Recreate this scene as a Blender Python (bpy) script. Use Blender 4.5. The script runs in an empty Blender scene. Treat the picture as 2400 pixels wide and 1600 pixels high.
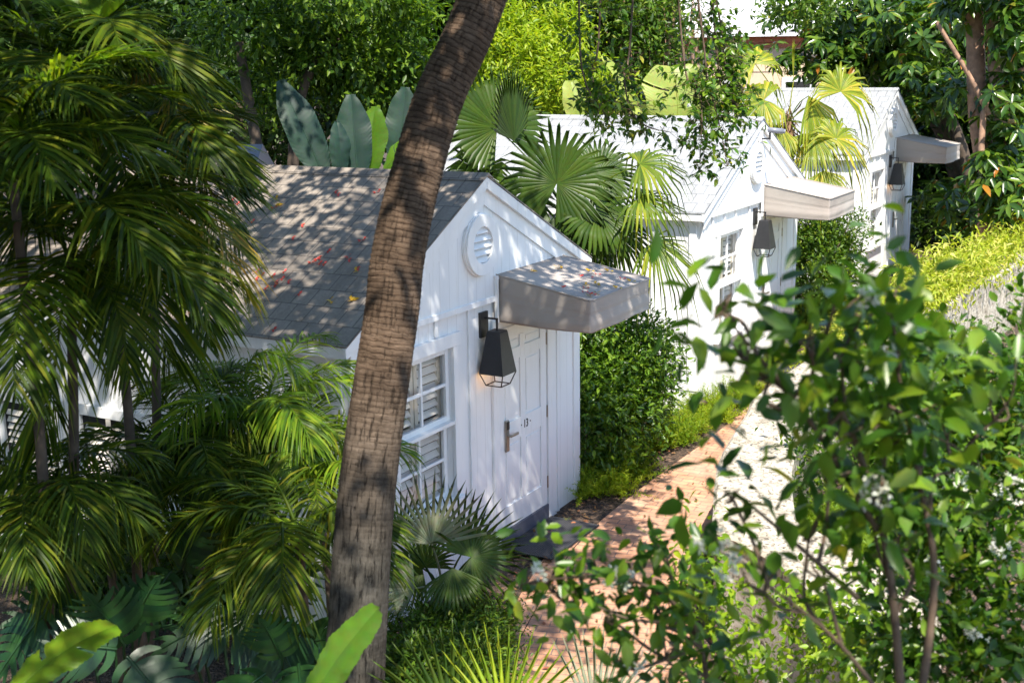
import bpy, math, random
import numpy as np
from mathutils import Vector, Matrix

S = bpy.context.scene
COL = S.collection
rad = math.radians

# ------------------------------------------------------------------ camera
CAM = np.array([5.91, -10.898, 4.629])
FPX = 2970.54                       # focal length for a frame 2400 px wide
def cam_axes(yaw, pitch, roll):
    cy, sy, cp, sp, cr, sr = math.cos(yaw), math.sin(yaw), math.cos(pitch), math.sin(pitch), math.cos(roll), math.sin(roll)
    fw = np.array([-sy*cp, cy*cp, -sp]); rt = np.array([cy, sy, 0.0]); up = np.cross(rt, fw)
    return cr*rt + sr*up, -sr*rt + cr*up, fw
RT, UP, FW = cam_axes(rad(30.0354), rad(12.5639), rad(-0.8687))
def ray(px, py):
    return RT*((px-1200)/FPX) - UP*((py-800)/FPX) + FW
def at(px, py, d):
    return CAM + ray(px, py)*d
SLOPE = .021
def gz(y):
    return SLOPE*max(-12.0, min(y, 26.0))
def on_ground(px, py, h=0.0):
    r = ray(px, py); t = (SLOPE*CAM[1] + h - CAM[2])/(r[2] - SLOPE*r[1]); return CAM + t*r
def unit(v):
    v = np.asarray(v, float); return v/(np.linalg.norm(v)+1e-12)
def cv(r, u, b):
    """direction from camera-like axes: right, world up, towards the viewer (horizontal)"""
    h = np.array([-FW[0], -FW[1], 0]); h /= np.linalg.norm(h)
    rr = np.array([RT[0], RT[1], 0]); rr /= np.linalg.norm(rr)
    return unit(rr*r + np.array([0, 0, 1.0])*u + h*b)

cd = bpy.data.cameras.new('camera'); cam = bpy.data.objects.new('camera', cd); COL.objects.link(cam)
mw = Matrix(((RT[0], UP[0], -FW[0], CAM[0]), (RT[1], UP[1], -FW[1], CAM[1]), (RT[2], UP[2], -FW[2], CAM[2]), (0, 0, 0, 1)))
cam.matrix_world = mw
cd.sensor_width = 36; cd.lens = 36*FPX/2400; cd.clip_start = .05; cd.clip_end = 1000
cd.dof.use_dof = True; cd.dof.focus_distance = 12.8; cd.dof.aperture_fstop = 4.0
S.camera = cam

# ------------------------------------------------------------------ light
SUN = unit([.40, -.46, 1.0])
elev = math.asin(SUN[2]); az = math.atan2(SUN[0], SUN[1])
w = bpy.data.worlds.new('World'); S.world = w; w.use_nodes = True
nt = w.node_tree
sky = nt.nodes.new('ShaderNodeTexSky'); sky.sky_type = 'NISHITA'; sky.sun_disc = False
sky.sun_elevation = elev; sky.sun_rotation = az; sky.altitude = 0; sky.air_density = 1.0; sky.dust_density = .35; sky.ozone_density = 2.0
nt.links.new(sky.outputs[0], nt.nodes['Background'].inputs[0]); nt.nodes['Background'].inputs[1].default_value = .138
sl = bpy.data.lights.new('sun', 'SUN'); so = bpy.data.objects.new('sun', sl); COL.objects.link(so)
sl.energy = 4.7; sl.angle = rad(.53); sl.color = (1, .93, .82)
so.rotation_euler = Vector(-SUN).to_track_quat('-Z', 'Y').to_euler(); so.location = (0, 0, 30)
vs = S.view_settings; vs.view_transform = 'Standard'; vs.look = 'None'; vs.gamma = 1; vs.exposure = 1.25; vs.use_curve_mapping = False
cy = S.cycles; cy.max_bounces = 6; cy.diffuse_bounces = 3; cy.glossy_bounces = 2; cy.transmission_bounces = 3; cy.transparent_max_bounces = 4
cy.use_adaptive_sampling = True; cy.adaptive_threshold = .015
cy.caustics_reflective = False; cy.caustics_refractive = False
try:
    cy.use_denoising = True; cy.denoiser = 'OPENIMAGEDENOISE'
except Exception:
    pass

# ------------------------------------------------------------------ node helpers
def new_mat(name):
    m = bpy.data.materials.new(name); m.use_nodes = True
    n = m.node_tree.nodes; return m, n, m.node_tree.links, n['Principled BSDF'], n['Material Output']
def ramp(n, stops):
    r = n.new('ShaderNodeValToRGB'); e = r.color_ramp.elements
    while len(e) < len(stops): e.new(.5)
    for k, (p, c) in enumerate(stops):
        e[k].position = p; e[k].color = (*c, 1)
    return r
def noise(n, l, scale, detail=4, vec=None, rough=.55, dist=0):
    t = n.new('ShaderNodeTexNoise'); t.inputs['Scale'].default_value = scale; t.inputs['Detail'].default_value = detail
    t.inputs['Roughness'].default_value = rough; t.inputs['Distortion'].default_value = dist
    if vec is not None: l.new(vec, t.inputs['Vector'])
    return t
def coord(n, kind='Object'):
    return n.new('ShaderNodeTexCoord').outputs[kind]
def mapping(n, l, vec, scale=(1, 1, 1), rot=(0, 0, 0)):
    m = n.new('ShaderNodeMapping'); m.inputs['Scale'].default_value = scale; m.inputs['Rotation'].default_value = rot
    l.new(vec, m.inputs['Vector']); return m.outputs[0]
def bump(n, l, h, bsdf, strength=.3, dist=.02):
    b = n.new('ShaderNodeBump'); b.inputs['Strength'].default_value = strength; b.inputs['Distance'].default_value = dist
    l.new(h, b.inputs['Height']); l.new(b.outputs[0], bsdf.inputs['Normal']); return b
def mixc(n, l, fac, a, b, blend='MIX'):
    m = n.new('ShaderNodeMix'); m.data_type = 'RGBA'; m.blend_type = blend
    for sock, v in ((m.inputs[0], fac), (m.inputs[6], a), (m.inputs[7], b)):
        if isinstance(v, bpy.types.NodeSocket): l.new(v, sock)
        elif isinstance(v, (int, float)): sock.default_value = v
        else: sock.default_value = (*v, 1)
    return m.outputs[2]

def leaf_mat(name, stops, trans=.35, tcol=(1.5, 1.5, .6), rough=.42, spec=.4, vein=0.0):
    """foliage: every leaf of the mesh takes its own tone from the ramp"""
    m, n, l, b, out = new_mat(name)
    g = n.new('ShaderNodeNewGeometry')
    r = ramp(n, stops); l.new(g.outputs['Random Per Island'], r.inputs[0])
    c = r.outputs[0]
    nz = noise(n, l, 22, 3, coord(n))
    c = mixc(n, l, .30, c, mixc(n, l, 1.0, c, nz.outputs[1], 'OVERLAY'))
    b.inputs['Roughness'].default_value = rough; b.inputs['Specular IOR Level'].default_value = spec
    l.new(c, b.inputs['Base Color'])
    t = n.new('ShaderNodeBsdfTranslucent'); l.new(mixc(n, l, 1.0, c, tcol, 'MULTIPLY'), t.inputs[0])
    mx = n.new('ShaderNodeMixShader'); mx.inputs[0].default_value = trans
    l.new(b.outputs[0], mx.inputs[1]); l.new(t.outputs[0], mx.inputs[2]); l.new(mx.outputs[0], out.inputs[0])
    return m

def plain_mat(name, col, rough=.5, var=.12, scale=6, metal=0, bumps=0.0, bscale=40, spec=.5):
    m, n, l, b, out = new_mat(name)
    nz = noise(n, l, scale, 5, coord(n))
    dark = tuple(x*(1-var) for x in col); lite = tuple(min(1, x*(1+var)) for x in col)
    r = ramp(n, [(.3, dark), (.7, lite)]); l.new(nz.outputs[0], r.inputs[0]); l.new(r.outputs[0], b.inputs['Base Color'])
    b.inputs['Roughness'].default_value = rough; b.inputs['Metallic'].default_value = metal; b.inputs['Specular IOR Level'].default_value = spec
    if bumps:
        n2 = noise(n, l, bscale, 4, coord(n)); bump(n, l, n2.outputs[0], b, bumps, .01)
    return m

M = {}
G1, G2 = (.012, .035, .008), (.03, .085, .016)
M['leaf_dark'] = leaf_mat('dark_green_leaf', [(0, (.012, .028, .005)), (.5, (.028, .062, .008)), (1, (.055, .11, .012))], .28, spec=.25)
M['leaf_mid'] = leaf_mat('mid_green_leaf', [(0, (.025, .06, .006)), (.5, (.06, .125, .010)), (.9, (.12, .20, .014)), (1, (.19, .22, .02))], .38, spec=.3)
M['leaf_bright'] = leaf_mat('bright_green_leaf', [(0, (.08, .16, .008)), (.5, (.17, .28, .014)), (1, (.28, .37, .02))], .44, spec=.3)
M['leaf_dense'] = leaf_mat('sunlit_tree_leaf', [(0, (.022, .055, .005)), (.5, (.065, .135, .010)), (1, (.17, .26, .016))], .42, spec=.3)
M['leaf_lime'] = leaf_mat('lime_green_leaf', [(0, (.15, .24, .012)), (.6, (.27, .37, .02)), (1, (.38, .43, .03))], .46, spec=.3)
M['leaf_shrub'] = leaf_mat('glossy_shrub_leaf', [(0, (.022, .066, .008)), (.5, (.068, .155, .012)), (.965, (.18, .28, .02)), (1, (.34, .32, .03))], .40, rough=.34, spec=.42)
M['leaf_hedge'] = leaf_mat('hedge_leaf', [(0, (.03, .075, .008)), (.6, (.085, .17, .012)), (1, (.16, .26, .018))], .38, rough=.33, spec=.4)
M['leaf_umb'] = leaf_mat('umbrella_leaf', [(0, (.014, .042, .006)), (.55, (.045, .105, .012)), (.95, (.14, .22, .02)), (1, (.40, .14, .02))], .34, rough=.28, spec=.45)
M['palm'] = leaf_mat('areca_leaflet', [(0, (.014, .032, .003)), (.5, (.042, .080, .005)), (.92, (.11, .155, .009)), (1, (.20, .18, .02))], .42, rough=.45, spec=.16)
M['palm_lit'] = leaf_mat('sunlit_and_young_areca_leaflet', [(0, (.05, .11, .006)), (.6, (.125, .22, .010)), (1, (.24, .31, .02))], .46, rough=.4, spec=.3)  # lighter copy of the areca tone: sun painted in, also new fronds
M['palm_gold'] = leaf_mat('yellowing_areca_leaflet', [(0, (.08, .11, .008)), (.6, (.20, .20, .02)), (1, (.42, .26, .05))], .42, rough=.4, spec=.3)
M['fan'] = leaf_mat('fan_palm_leaf', [(0, (.028, .060, .008)), (1, (.065, .11, .013))], .38, rough=.4, spec=.25)
M['fan_yellow'] = leaf_mat('yellowing_fan_leaf', [(0, (.12, .18, .012)), (.55, (.26, .30, .025)), (1, (.52, .42, .05))], .44, rough=.4, spec=.3)
M['fan_olive'] = leaf_mat('olive_fan_leaf', [(0, (.05, .10, .010)), (.6, (.14, .20, .016)), (1, (.30, .32, .03))], .42, rough=.4, spec=.35)
M['fan_silver'] = leaf_mat('silver_fan_leaf', [(0, (.13, .15, .085)), (1, (.25, .27, .18))], .25, rough=.5)
M['banana'] = leaf_mat('banana_leaf', [(0, (.06, .13, .012)), (1, (.10, .2, .016))], .40, rough=.35, spec=.4)
M['banana_blue'] = leaf_mat('shaded_blue_green_paddle_leaf', [(0, (.012, .032, .026)), (1, (.026, .058, .038))], .22, rough=.5, spec=.25)  # blue-green darkened: the shade on these leaves is in the colour
M['banana_yellow'] = leaf_mat('yellow_green_paddle_leaf', [(0, (.22, .29, .05)), (1, (.36, .40, .09))], .42, rough=.4)
M['monstera'] = leaf_mat('split_leaf', [(0, (.010, .038, .016)), (1, (.028, .08, .02))], .28, rough=.3, spec=.4)
M['vine'] = leaf_mat('vine_leaf', [(0, (.18, .24, .012)), (.6, (.34, .40, .03)), (1, (.55, .52, .14))], .45, spec=.3)
M['dead'] = leaf_mat('dead_leaf', [(0, (.09, .05, .02)), (.6, (.2, .11, .045)), (1, (.32, .10, .05))], .15, tcol=(1, 1, 1), rough=.7)
M['petal_red'] = leaf_mat('red_petal', [(0, (.5, .03, .03)), (1, (.62, .10, .07))], .25, tcol=(1, 1, 1), rough=.5)
M['petal_yellow'] = leaf_mat('yellow_fallen', [(0, (.6, .3, .02)), (1, (.75, .5, .05))], .25, tcol=(1, 1, 1), rough=.5)
M['flower'] = leaf_mat('white_blossom', [(0, (.62, .62, .48)), (1, (.8, .78, .7))], .3, tcol=(1, 1, 1), rough=.6)
M['twig'] = plain_mat('twig_bark', (.10, .065, .04), .8, .35, 30)
M['twig_pale'] = plain_mat('pale_twig', (.30, .25, .15), .7, .25, 30)
M['green_stem'] = plain_mat('green_stem', (.16, .2, .06), .5, .3, 12)
M['bark_tan'] = plain_mat('tan_bark', (.26, .155, .10), .85, .35, 9, bumps=.6, bscale=26)
M['bark_dark'] = plain_mat('dark_bark', (.07, .05, .035), .9, .4, 9, bumps=.6, bscale=26)
M['fibre'] = leaf_mat('trunk_fibre', [(0, (.12, .07, .035)), (1, (.32, .2, .11))], .1, tcol=(1, 1, 1), rough=.8)
M['black_metal'] = plain_mat('black_lantern_metal', (.018, .018, .02), .45, .2, 20)
M['grey_metal'] = plain_mat('brushed_lock_metal', (.35, .31, .27), .35, .1, 30, metal=.8)
M['bronze'] = plain_mat('bronze_cap', (.15, .11, .08), .4, .2, 20, metal=.6)
M['slate'] = plain_mat('slate_threshold', (.10, .105, .135), .6, .12, 14)
M['dark_gap'] = plain_mat('painted_dark_depth', (.012, .012, .013), .8, .1)  # near-black sheets stand in for unlit depth behind slats and panes
M['slat'] = plain_mat('cream_louvre_paint', (.60, .55, .46), .5, .06)
M['louvre_shade'] = plain_mat('shutter_slat_paint', (.66, .61, .54), .5, .08)
M['camera_grey'] = plain_mat('camera_housing', (.18, .19, .23), .4, .08)
M['beige_wall'] = plain_mat('beige_plaster', (.58, .44, .31), .85, .06, 3)
M['red_fascia'] = plain_mat('terracotta_fascia', (.38, .115, .055), .6, .12, 4)
M['white_trim'] = plain_mat('white_gutter', (.75, .75, .75), .5, .05)
M['rubber'] = None

def white_paint():
    m, n, l, b, out = new_mat('white_board_paint')
    o = coord(n)
    n1 = noise(n, l, 1.3, 5, mapping(n, l, o, (2.2, 2.2, .5)))
    r = ramp(n, [(.25, (.74, .745, .75)), (.6, (.82, .82, .815))]); l.new(n1.outputs[0], r.inputs[0])
    n2 = noise(n, l, 9, 6, mapping(n, l, o, (3, 3, .35)), .7)
    r2 = ramp(n, [(.55, (1, 1, 1)), (.78, (.86, .85, .81))]); l.new(n2.outputs[0], r2.inputs[0])
    l.new(mixc(n, l, 1.0, r.outputs[0], r2.outputs[0], 'MULTIPLY'), b.inputs['Base Color'])
    b.inputs['Roughness'].default_value = .45
    n3 = noise(n, l, 60, 4, mapping(n, l, o, (1, 1, .12))); bump(n, l, n3.outputs[0], b, .12, .004)
    return m
def white_boards():
    m = M['white'].copy(); m.name = 'white_board_siding'; n = m.node_tree.nodes; l = m.node_tree.links; b = n['Principled BSDF']
    sx = n.new('ShaderNodeSeparateXYZ'); l.new(coord(n), sx.inputs[0]); geo = n.new('ShaderNodeNewGeometry'); sn = n.new('ShaderNodeSeparateXYZ'); l.new(geo.outputs['True Normal'], sn.inputs[0])
    ab = n.new('ShaderNodeMath'); ab.operation = 'ABSOLUTE'; l.new(sn.outputs[0], ab.inputs[0]); gt = n.new('ShaderNodeMath'); gt.operation = 'GREATER_THAN'; gt.inputs[1].default_value = .5; l.new(ab.outputs[0], gt.inputs[0])
    mx = n.new('ShaderNodeMix'); l.new(gt.outputs[0], mx.inputs[0]); l.new(sx.outputs[0], mx.inputs[2]); l.new(sx.outputs[1], mx.inputs[3])
    md = n.new('ShaderNodeMath'); md.operation = 'PINGPONG'; md.inputs[1].default_value = .075; l.new(mx.outputs[0], md.inputs[0])
    r = ramp(n, [(.0, (.80, .79, .78)), (.03, (.95, .95, .95)), (.06, (1, 1, 1))]); sc = n.new('ShaderNodeMath'); sc.operation = 'MULTIPLY'; sc.inputs[1].default_value = 1/.075*.5; l.new(md.outputs[0], sc.inputs[0]); l.new(sc.outputs[0], r.inputs[0])
    old = b.inputs['Base Color'].links[0].from_socket; l.new(mixc(n, l, 1, old, r.outputs[0], 'MULTIPLY'), b.inputs['Base Color'])
    return m
M['white'] = white_paint(); M['boards'] = white_boards()

def roof_mat(name, a, bcol, gap):
    m, n, l, b, out = new_mat(name)
    o = coord(n); v = mapping(n, l, o, (1, 1.13, 1))
    t = n.new('ShaderNodeTexBrick'); l.new(v, t.inputs['Vector'])
    t.inputs['Scale'].default_value = 1; t.inputs['Brick Width'].default_value = .17; t.inputs['Row Height'].default_value = .21
    t.inputs['Mortar Size'].default_value = .006; t.inputs['Mortar Smooth'].default_value = .2; t.offset = .5
    t.inputs['Color1'].default_value = (*a, 1); t.inputs['Color2'].default_value = (*bcol, 1); t.inputs['Mortar'].default_value = (*gap, 1)
    n1 = noise(n, l, 3, 6, mapping(n, l, o, (3.5, .7, 1)), .65)
    r = ramp(n, [(.3, (.74, .72, .70)), (.7, (1.12, 1.12, 1.12))]); l.new(n1.outputs[0], r.inputs[0])
    n2 = noise(n, l, 40, 4, o); r2 = ramp(n, [(.35, (.86, .86, .86)), (.65, (1.06, 1.06, 1.06))]); l.new(n2.outputs[0], r2.inputs[0])
    c = mixc(n, l, 1.0, mixc(n, l, 1.0, t.outputs[0], r.outputs[0], 'MULTIPLY'), r2.outputs[0], 'MULTIPLY')
    l.new(c, b.inputs['Base Color']); b.inputs['Roughness'].default_value = .62
    inv = n.new('ShaderNodeMath'); inv.operation = 'SUBTRACT'; inv.inputs[0].default_value = 1; l.new(t.outputs['Fac'], inv.inputs[1])
    ad = n.new('ShaderNodeMath'); ad.operation = 'ADD'; l.new(inv.outputs[0], ad.inputs[0])
    ml = n.new('ShaderNodeMath'); ml.operation = 'MULTIPLY'; ml.inputs[1].default_value = .5; l.new(n2.outputs[0], ml.inputs[0]); l.new(ml.outputs[0], ad.inputs[1])
    bump(n, l, ad.outputs[0], b, .5, .008)
    return m
M['roof_old'] = roof_mat('weathered_grey_shingle', (.285, .245, .208), (.225, .194, .166), (.125, .108, .094))
M['roof_white'] = roof_mat('white_metal_shingle', (.345, .36, .37), (.30, .313, .325), (.175, .183, .195))

def cloth_mat():
    m, n, l, b, out = new_mat('awning_canvas')
    o = coord(n)
    n1 = noise(n, l, 1.2, 2, o); r = ramp(n, [(.3, (.33, .28, .25)), (.7, (.375, .345, .312))]); l.new(n1.outputs[0], r.inputs[0])
    l.new(r.outputs[0], b.inputs['Base Color']); b.inputs['Roughness'].default_value = .85; b.inputs['Specular IOR Level'].default_value = .2
    n2 = noise(n, l, 160, 2, o); n3 = noise(n, l, 5, 3, o)
    ad = n.new('ShaderNodeMath'); ad.operation = 'ADD'; l.new(n2.outputs[0], ad.inputs[0])
    ml = n.new('ShaderNodeMath'); ml.operation = 'MULTIPLY'; ml.inputs[1].default_value = 4; l.new(n3.outputs[0], ml.inputs[0]); l.new(ml.outputs[0], ad.inputs[1])
    bump(n, l, ad.outputs[0], b, .25, .006)
    return m
M['canvas'] = cloth_mat()

def trunk_mat():
    m, n, l, b, out = new_mat('palm_trunk_bark')
    uv = coord(n, 'UV')
    sx = n.new('ShaderNodeSeparateXYZ'); l.new(uv, sx.inputs[0])
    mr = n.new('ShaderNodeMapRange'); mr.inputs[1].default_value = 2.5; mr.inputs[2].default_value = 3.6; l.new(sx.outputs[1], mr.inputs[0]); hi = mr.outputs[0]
    wv = n.new('ShaderNodeTexWave'); wv.wave_type = 'BANDS'; wv.bands_direction = 'Y'; wv.wave_profile = 'SAW'
    l.new(uv, wv.inputs['Vector']); wv.inputs['Scale'].default_value = 10.5; wv.inputs['Distortion'].default_value = 3.2; wv.inputs['Detail'].default_value = 3; wv.inputs['Detail Scale'].default_value = 1.4
    n1 = noise(n, l, 3.6, 8, uv, .68)
    n2 = noise(n, l, 1, 6, mapping(n, l, uv, (55, 7, 1)), .75)
    n3a = noise(n, l, 1, 6, mapping(n, l, uv, (80, 11, 1)), .75); n3b = noise(n, l, 1, 6, mapping(n, l, uv, (14, 95, 1)), .75)
    n3m = n.new('ShaderNodeMix'); l.new(hi, n3m.inputs[0]); l.new(n3a.outputs[0], n3m.inputs[2]); l.new(n3b.outputs[0], n3m.inputs[3]); n3 = n3m
    n4 = noise(n, l, 1, 5, mapping(n, l, uv, (4, 9, 1)), .7)
    base = ramp(n, [(.25, (.044, .037, .030)), (.5, (.090, .076, .062)), (.75, (.158, .135, .112))]); l.new(n1.outputs[0], base.inputs[0])
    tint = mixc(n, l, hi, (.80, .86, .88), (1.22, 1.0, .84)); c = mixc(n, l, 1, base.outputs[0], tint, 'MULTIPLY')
    dk = ramp(n, [(0, (.30, .26, .23)), (.22, (.85, .82, .8)), (.6, (1.1, 1.1, 1.1))]); l.new(wv.outputs[1], dk.inputs[0])
    c = mixc(n, l, 1, c, mixc(n, l, hi, (1, 1, 1), dk.outputs[0]), 'MULTIPLY')
    cr = ramp(n, [(.34, (.22, .2, .18)), (.45, (1, 1, 1))]); l.new(n2.outputs[0], cr.inputs[0])
    inv = n.new('ShaderNodeMath'); inv.operation = 'SUBTRACT'; inv.inputs[0].default_value = 1.03; inv.use_clamp = True; l.new(hi, inv.inputs[1])
    c = mixc(n, l, 1, c, mixc(n, l, inv.outputs[0], (1, 1, 1), cr.outputs[0]), 'MULTIPLY')
    gr = ramp(n, [(.32, (.45, .42, .4)), (.5, (1, 1, 1)), (.72, (1.3, 1.28, 1.25))]); l.new(n3.outputs[0], gr.inputs[0]); c = mixc(n, l, 1, c, gr.outputs[0], 'MULTIPLY')
    g4 = ramp(n, [(.35, (.7, .68, .66)), (.6, (1.1, 1.1, 1.1))]); l.new(n4.outputs[0], g4.inputs[0]); c = mixc(n, l, 1, c, g4.outputs[0], 'MULTIPLY')
    l.new(c, b.inputs['Base Color']); b.inputs['Roughness'].default_value = .92; b.inputs['Specular IOR Level'].default_value = .12
    hw = n.new('ShaderNodeMath'); hw.operation = 'MULTIPLY'; l.new(wv.outputs[1], hw.inputs[0]); l.new(hi, hw.inputs[1])
    a1 = n.new('ShaderNodeMath'); a1.operation = 'ADD'; l.new(hw.outputs[0], a1.inputs[0]); l.new(n3.outputs[0], a1.inputs[1])
    a2 = n.new('ShaderNodeMath'); a2.operation = 'ADD'; l.new(a1.outputs[0], a2.inputs[0]); l.new(cr.outputs[0], a2.inputs[1])
    bump(n, l, a2.outputs[0], b, 1.0, .014)
    return m
M['trunk'] = trunk_mat()

def brick_mat():
    m, n, l, b, out = new_mat('worn_brick_paving')
    uv = coord(n, 'UV')
    t = n.new('ShaderNodeTexBrick'); l.new(uv, t.inputs['Vector']); t.inputs['Scale'].default_value = 1
    t.inputs['Brick Width'].default_value = .205; t.inputs['Row Height'].default_value = .1; t.inputs['Mortar Size'].default_value = .006
    t.inputs['Color1'].default_value = (.56, .285, .165, 1); t.inputs['Color2'].default_value = (.42, .225, .14, 1); t.inputs['Mortar'].default_value = (.20, .15, .12, 1); t.inputs['Bias'].default_value = -.1
    n1 = noise(n, l, 5, 6, uv, .65); r = ramp(n, [(.3, (.7, .66, .64)), (.7, (1.2, 1.2, 1.22))]); l.new(n1.outputs[0], r.inputs[0])
    n0 = noise(n, l, 1.6, 4, uv); g = ramp(n, [(.45, (0, 0, 0)), (.68, (.35, .35, .35))]); l.new(n0.outputs[0], g.inputs[0])
    c = mixc(n, l, 1, t.outputs[0], r.outputs[0], 'MULTIPLY'); c = mixc(n, l, g.outputs[0], c, (.48, .39, .31))
    n4 = noise(n, l, 90, 3, uv); r4 = ramp(n, [(.35, (.8, .8, .8)), (.6, (1.05, 1.05, 1.05))]); l.new(n4.outputs[0], r4.inputs[0])
    c = mixc(n, l, 1, c, r4.outputs[0], 'MULTIPLY')
    l.new(c, b.inputs['Base Color']); b.inputs['Roughness'].default_value = .85
    inv = n.new('ShaderNodeMath'); inv.operation = 'SUBTRACT'; inv.inputs[0].default_value = 1; l.new(t.outputs['Fac'], inv.inputs[1])
    ad = n.new('ShaderNodeMath'); ad.operation = 'ADD'; l.new(inv.outputs[0], ad.inputs[0]); l.new(n1.outputs[0], ad.inputs[1])
    bump(n, l, ad.outputs[0], b, .7, .012)
    return m
M['brick'] = brick_mat()

def soil_mat():
    m, n, l, b, out = new_mat('mulch_soil')
    o = coord(n)
    v = n.new('ShaderNodeTexVoronoi'); v.inputs['Scale'].default_value = 38; l.new(o, v.inputs['Vector'])
    n1 = noise(n, l, 4, 6, o, .65)
    r = ramp(n, [(0, (.025, .018, .013)), (.5, (.075, .05, .034)), (.85, (.16, .10, .065)), (1, (.26, .16, .10))])
    rr = n.new('ShaderNodeRGBToBW'); l.new(v.outputs['Color'], rr.inputs[0]); l.new(rr.outputs[0], r.inputs[0])
    r1 = ramp(n, [(.3, (.55, .55, .55)), (.7, (1.25, 1.25, 1.25))]); l.new(n1.outputs[0], r1.inputs[0])
    l.new(mixc(n, l, 1, r.outputs[0], r1.outputs[0], 'MULTIPLY'), b.inputs['Base Color']); b.inputs['Roughness'].default_value = .95
    bump(n, l, v.outputs['Distance'], b, 1, .03)
    return m
M['soil'] = soil_mat()

def coral_mat():
    m, n, l, b, out = new_mat('pitted_coral_stone')
    o = coord(n)
    n1 = noise(n, l, 1.4, 5, o); r = ramp(n, [(.3, (.44, .385, .30)), (.7, (.58, .54, .455))]); l.new(n1.outputs[0], r.inputs[0])
    v = noise(n, l, 24, 6, o, .65, 1.0); r2 = ramp(n, [(.36, (.22, .2, .18)), (.43, (.78, .75, .71)), (.49, (1, 1, 1))]); l.new(v.outputs[0], r2.inputs[0])
    n3 = noise(n, l, 6, 5, o, .7); r3 = ramp(n, [(.42, (.5, .47, .42)), (.58, (1, 1, 1))]); l.new(n3.outputs[0], r3.inputs[0])
    c = mixc(n, l, 1, r.outputs[0], r2.outputs[0], 'MULTIPLY'); c = mixc(n, l, .6, c, mixc(n, l, 1, c, r3.outputs[0], 'MULTIPLY'))
    l.new(c, b.inputs['Base Color']); b.inputs['Roughness'].default_value = .95
    bump(n, l, r2.outputs[0], b, .8, .012)
    return m
M['coral'] = coral_mat()
def mat_rubber():
    m, n, l, b, out = new_mat('ribbed_rubber')
    o = coord(n)
    t = n.new('ShaderNodeTexVoronoi'); t.inputs['Scale'].default_value = 42; t.inputs['Randomness'].default_value = 0.0; l.new(o, t.inputs['Vector'])
    r = ramp(n, [(.25, (.012, .012, .014)), (.55, (.06, .06, .066))]); l.new(t.outputs['Distance'], r.inputs[0]); l.new(r.outputs[0], b.inputs['Base Color'])
    b.inputs['Roughness'].default_value = .5; bump(n, l, t.outputs['Distance'], b, .8, .01); return m
M['rubber'] = mat_rubber()
M['gravel'] = plain_mat('pale_gravel', (.45, .43, .41), .95, .25, 30, bumps=.7, bscale=90)

# ------------------------------------------------------------------ mesh helpers
def tags(o, label=None, cat=None, group=None, kind=None):
    if label: o['label'] = label
    if cat: o['category'] = cat
    if group: o['group'] = group
    if kind: o['kind'] = kind
    return o
def root(name, loc, label, cat, group=None):
    o = bpy.data.objects.new(name, None); o.empty_display_size = .2; o.location = loc; COL.objects.link(o)
    return tags(o, label, cat, group)
def base_of(p):
    v = np.zeros(3)
    while p is not None:
        v += np.array(p.location); p = p.parent
    return v
def mesh_np(name, V, F, mat, parent=None, smooth=False, uv=None, loc=None):
    """V world coordinates; F list of integer arrays (k,3) or (k,4)"""
    V = np.asarray(V, float)
    b = base_of(parent) if parent is not None else (np.asarray(loc, float) if loc is not None else np.zeros(3))
    me = bpy.data.meshes.new(name)
    F = [np.asarray(f, int) for f in F if len(f)]
    loops = np.concatenate([f.ravel() for f in F]); sizes = np.concatenate([np.full(len(f), f.shape[1]) for f in F])
    starts = np.concatenate([[0], np.cumsum(sizes)[:-1]])
    me.vertices.add(len(V)); me.loops.add(len(loops)); me.polygons.add(len(sizes))
    me.vertices.foreach_set('co', (V-b).astype(np.float32).ravel())
    me.loops.foreach_set('vertex_index', loops.astype(np.int32))
    me.polygons.foreach_set('loop_start', starts.astype(np.int32)); me.polygons.foreach_set('loop_total', sizes.astype(np.int32))
    if smooth: me.polygons.foreach_set('use_smooth', np.ones(len(sizes), bool))
    me.update(calc_edges=True); me.validate()
    if uv is not None:
        u = me.uv_layers.new(name='UVMap'); u.data.foreach_set('uv', np.asarray(uv, np.float32)[loops].ravel())
    if mat is not None: me.materials.append(mat)
    o = bpy.data.objects.new(name, me); COL.objects.link(o)
    if parent is not None: o.parent = parent
    elif loc is not None: o.location = loc
    return o

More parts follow.
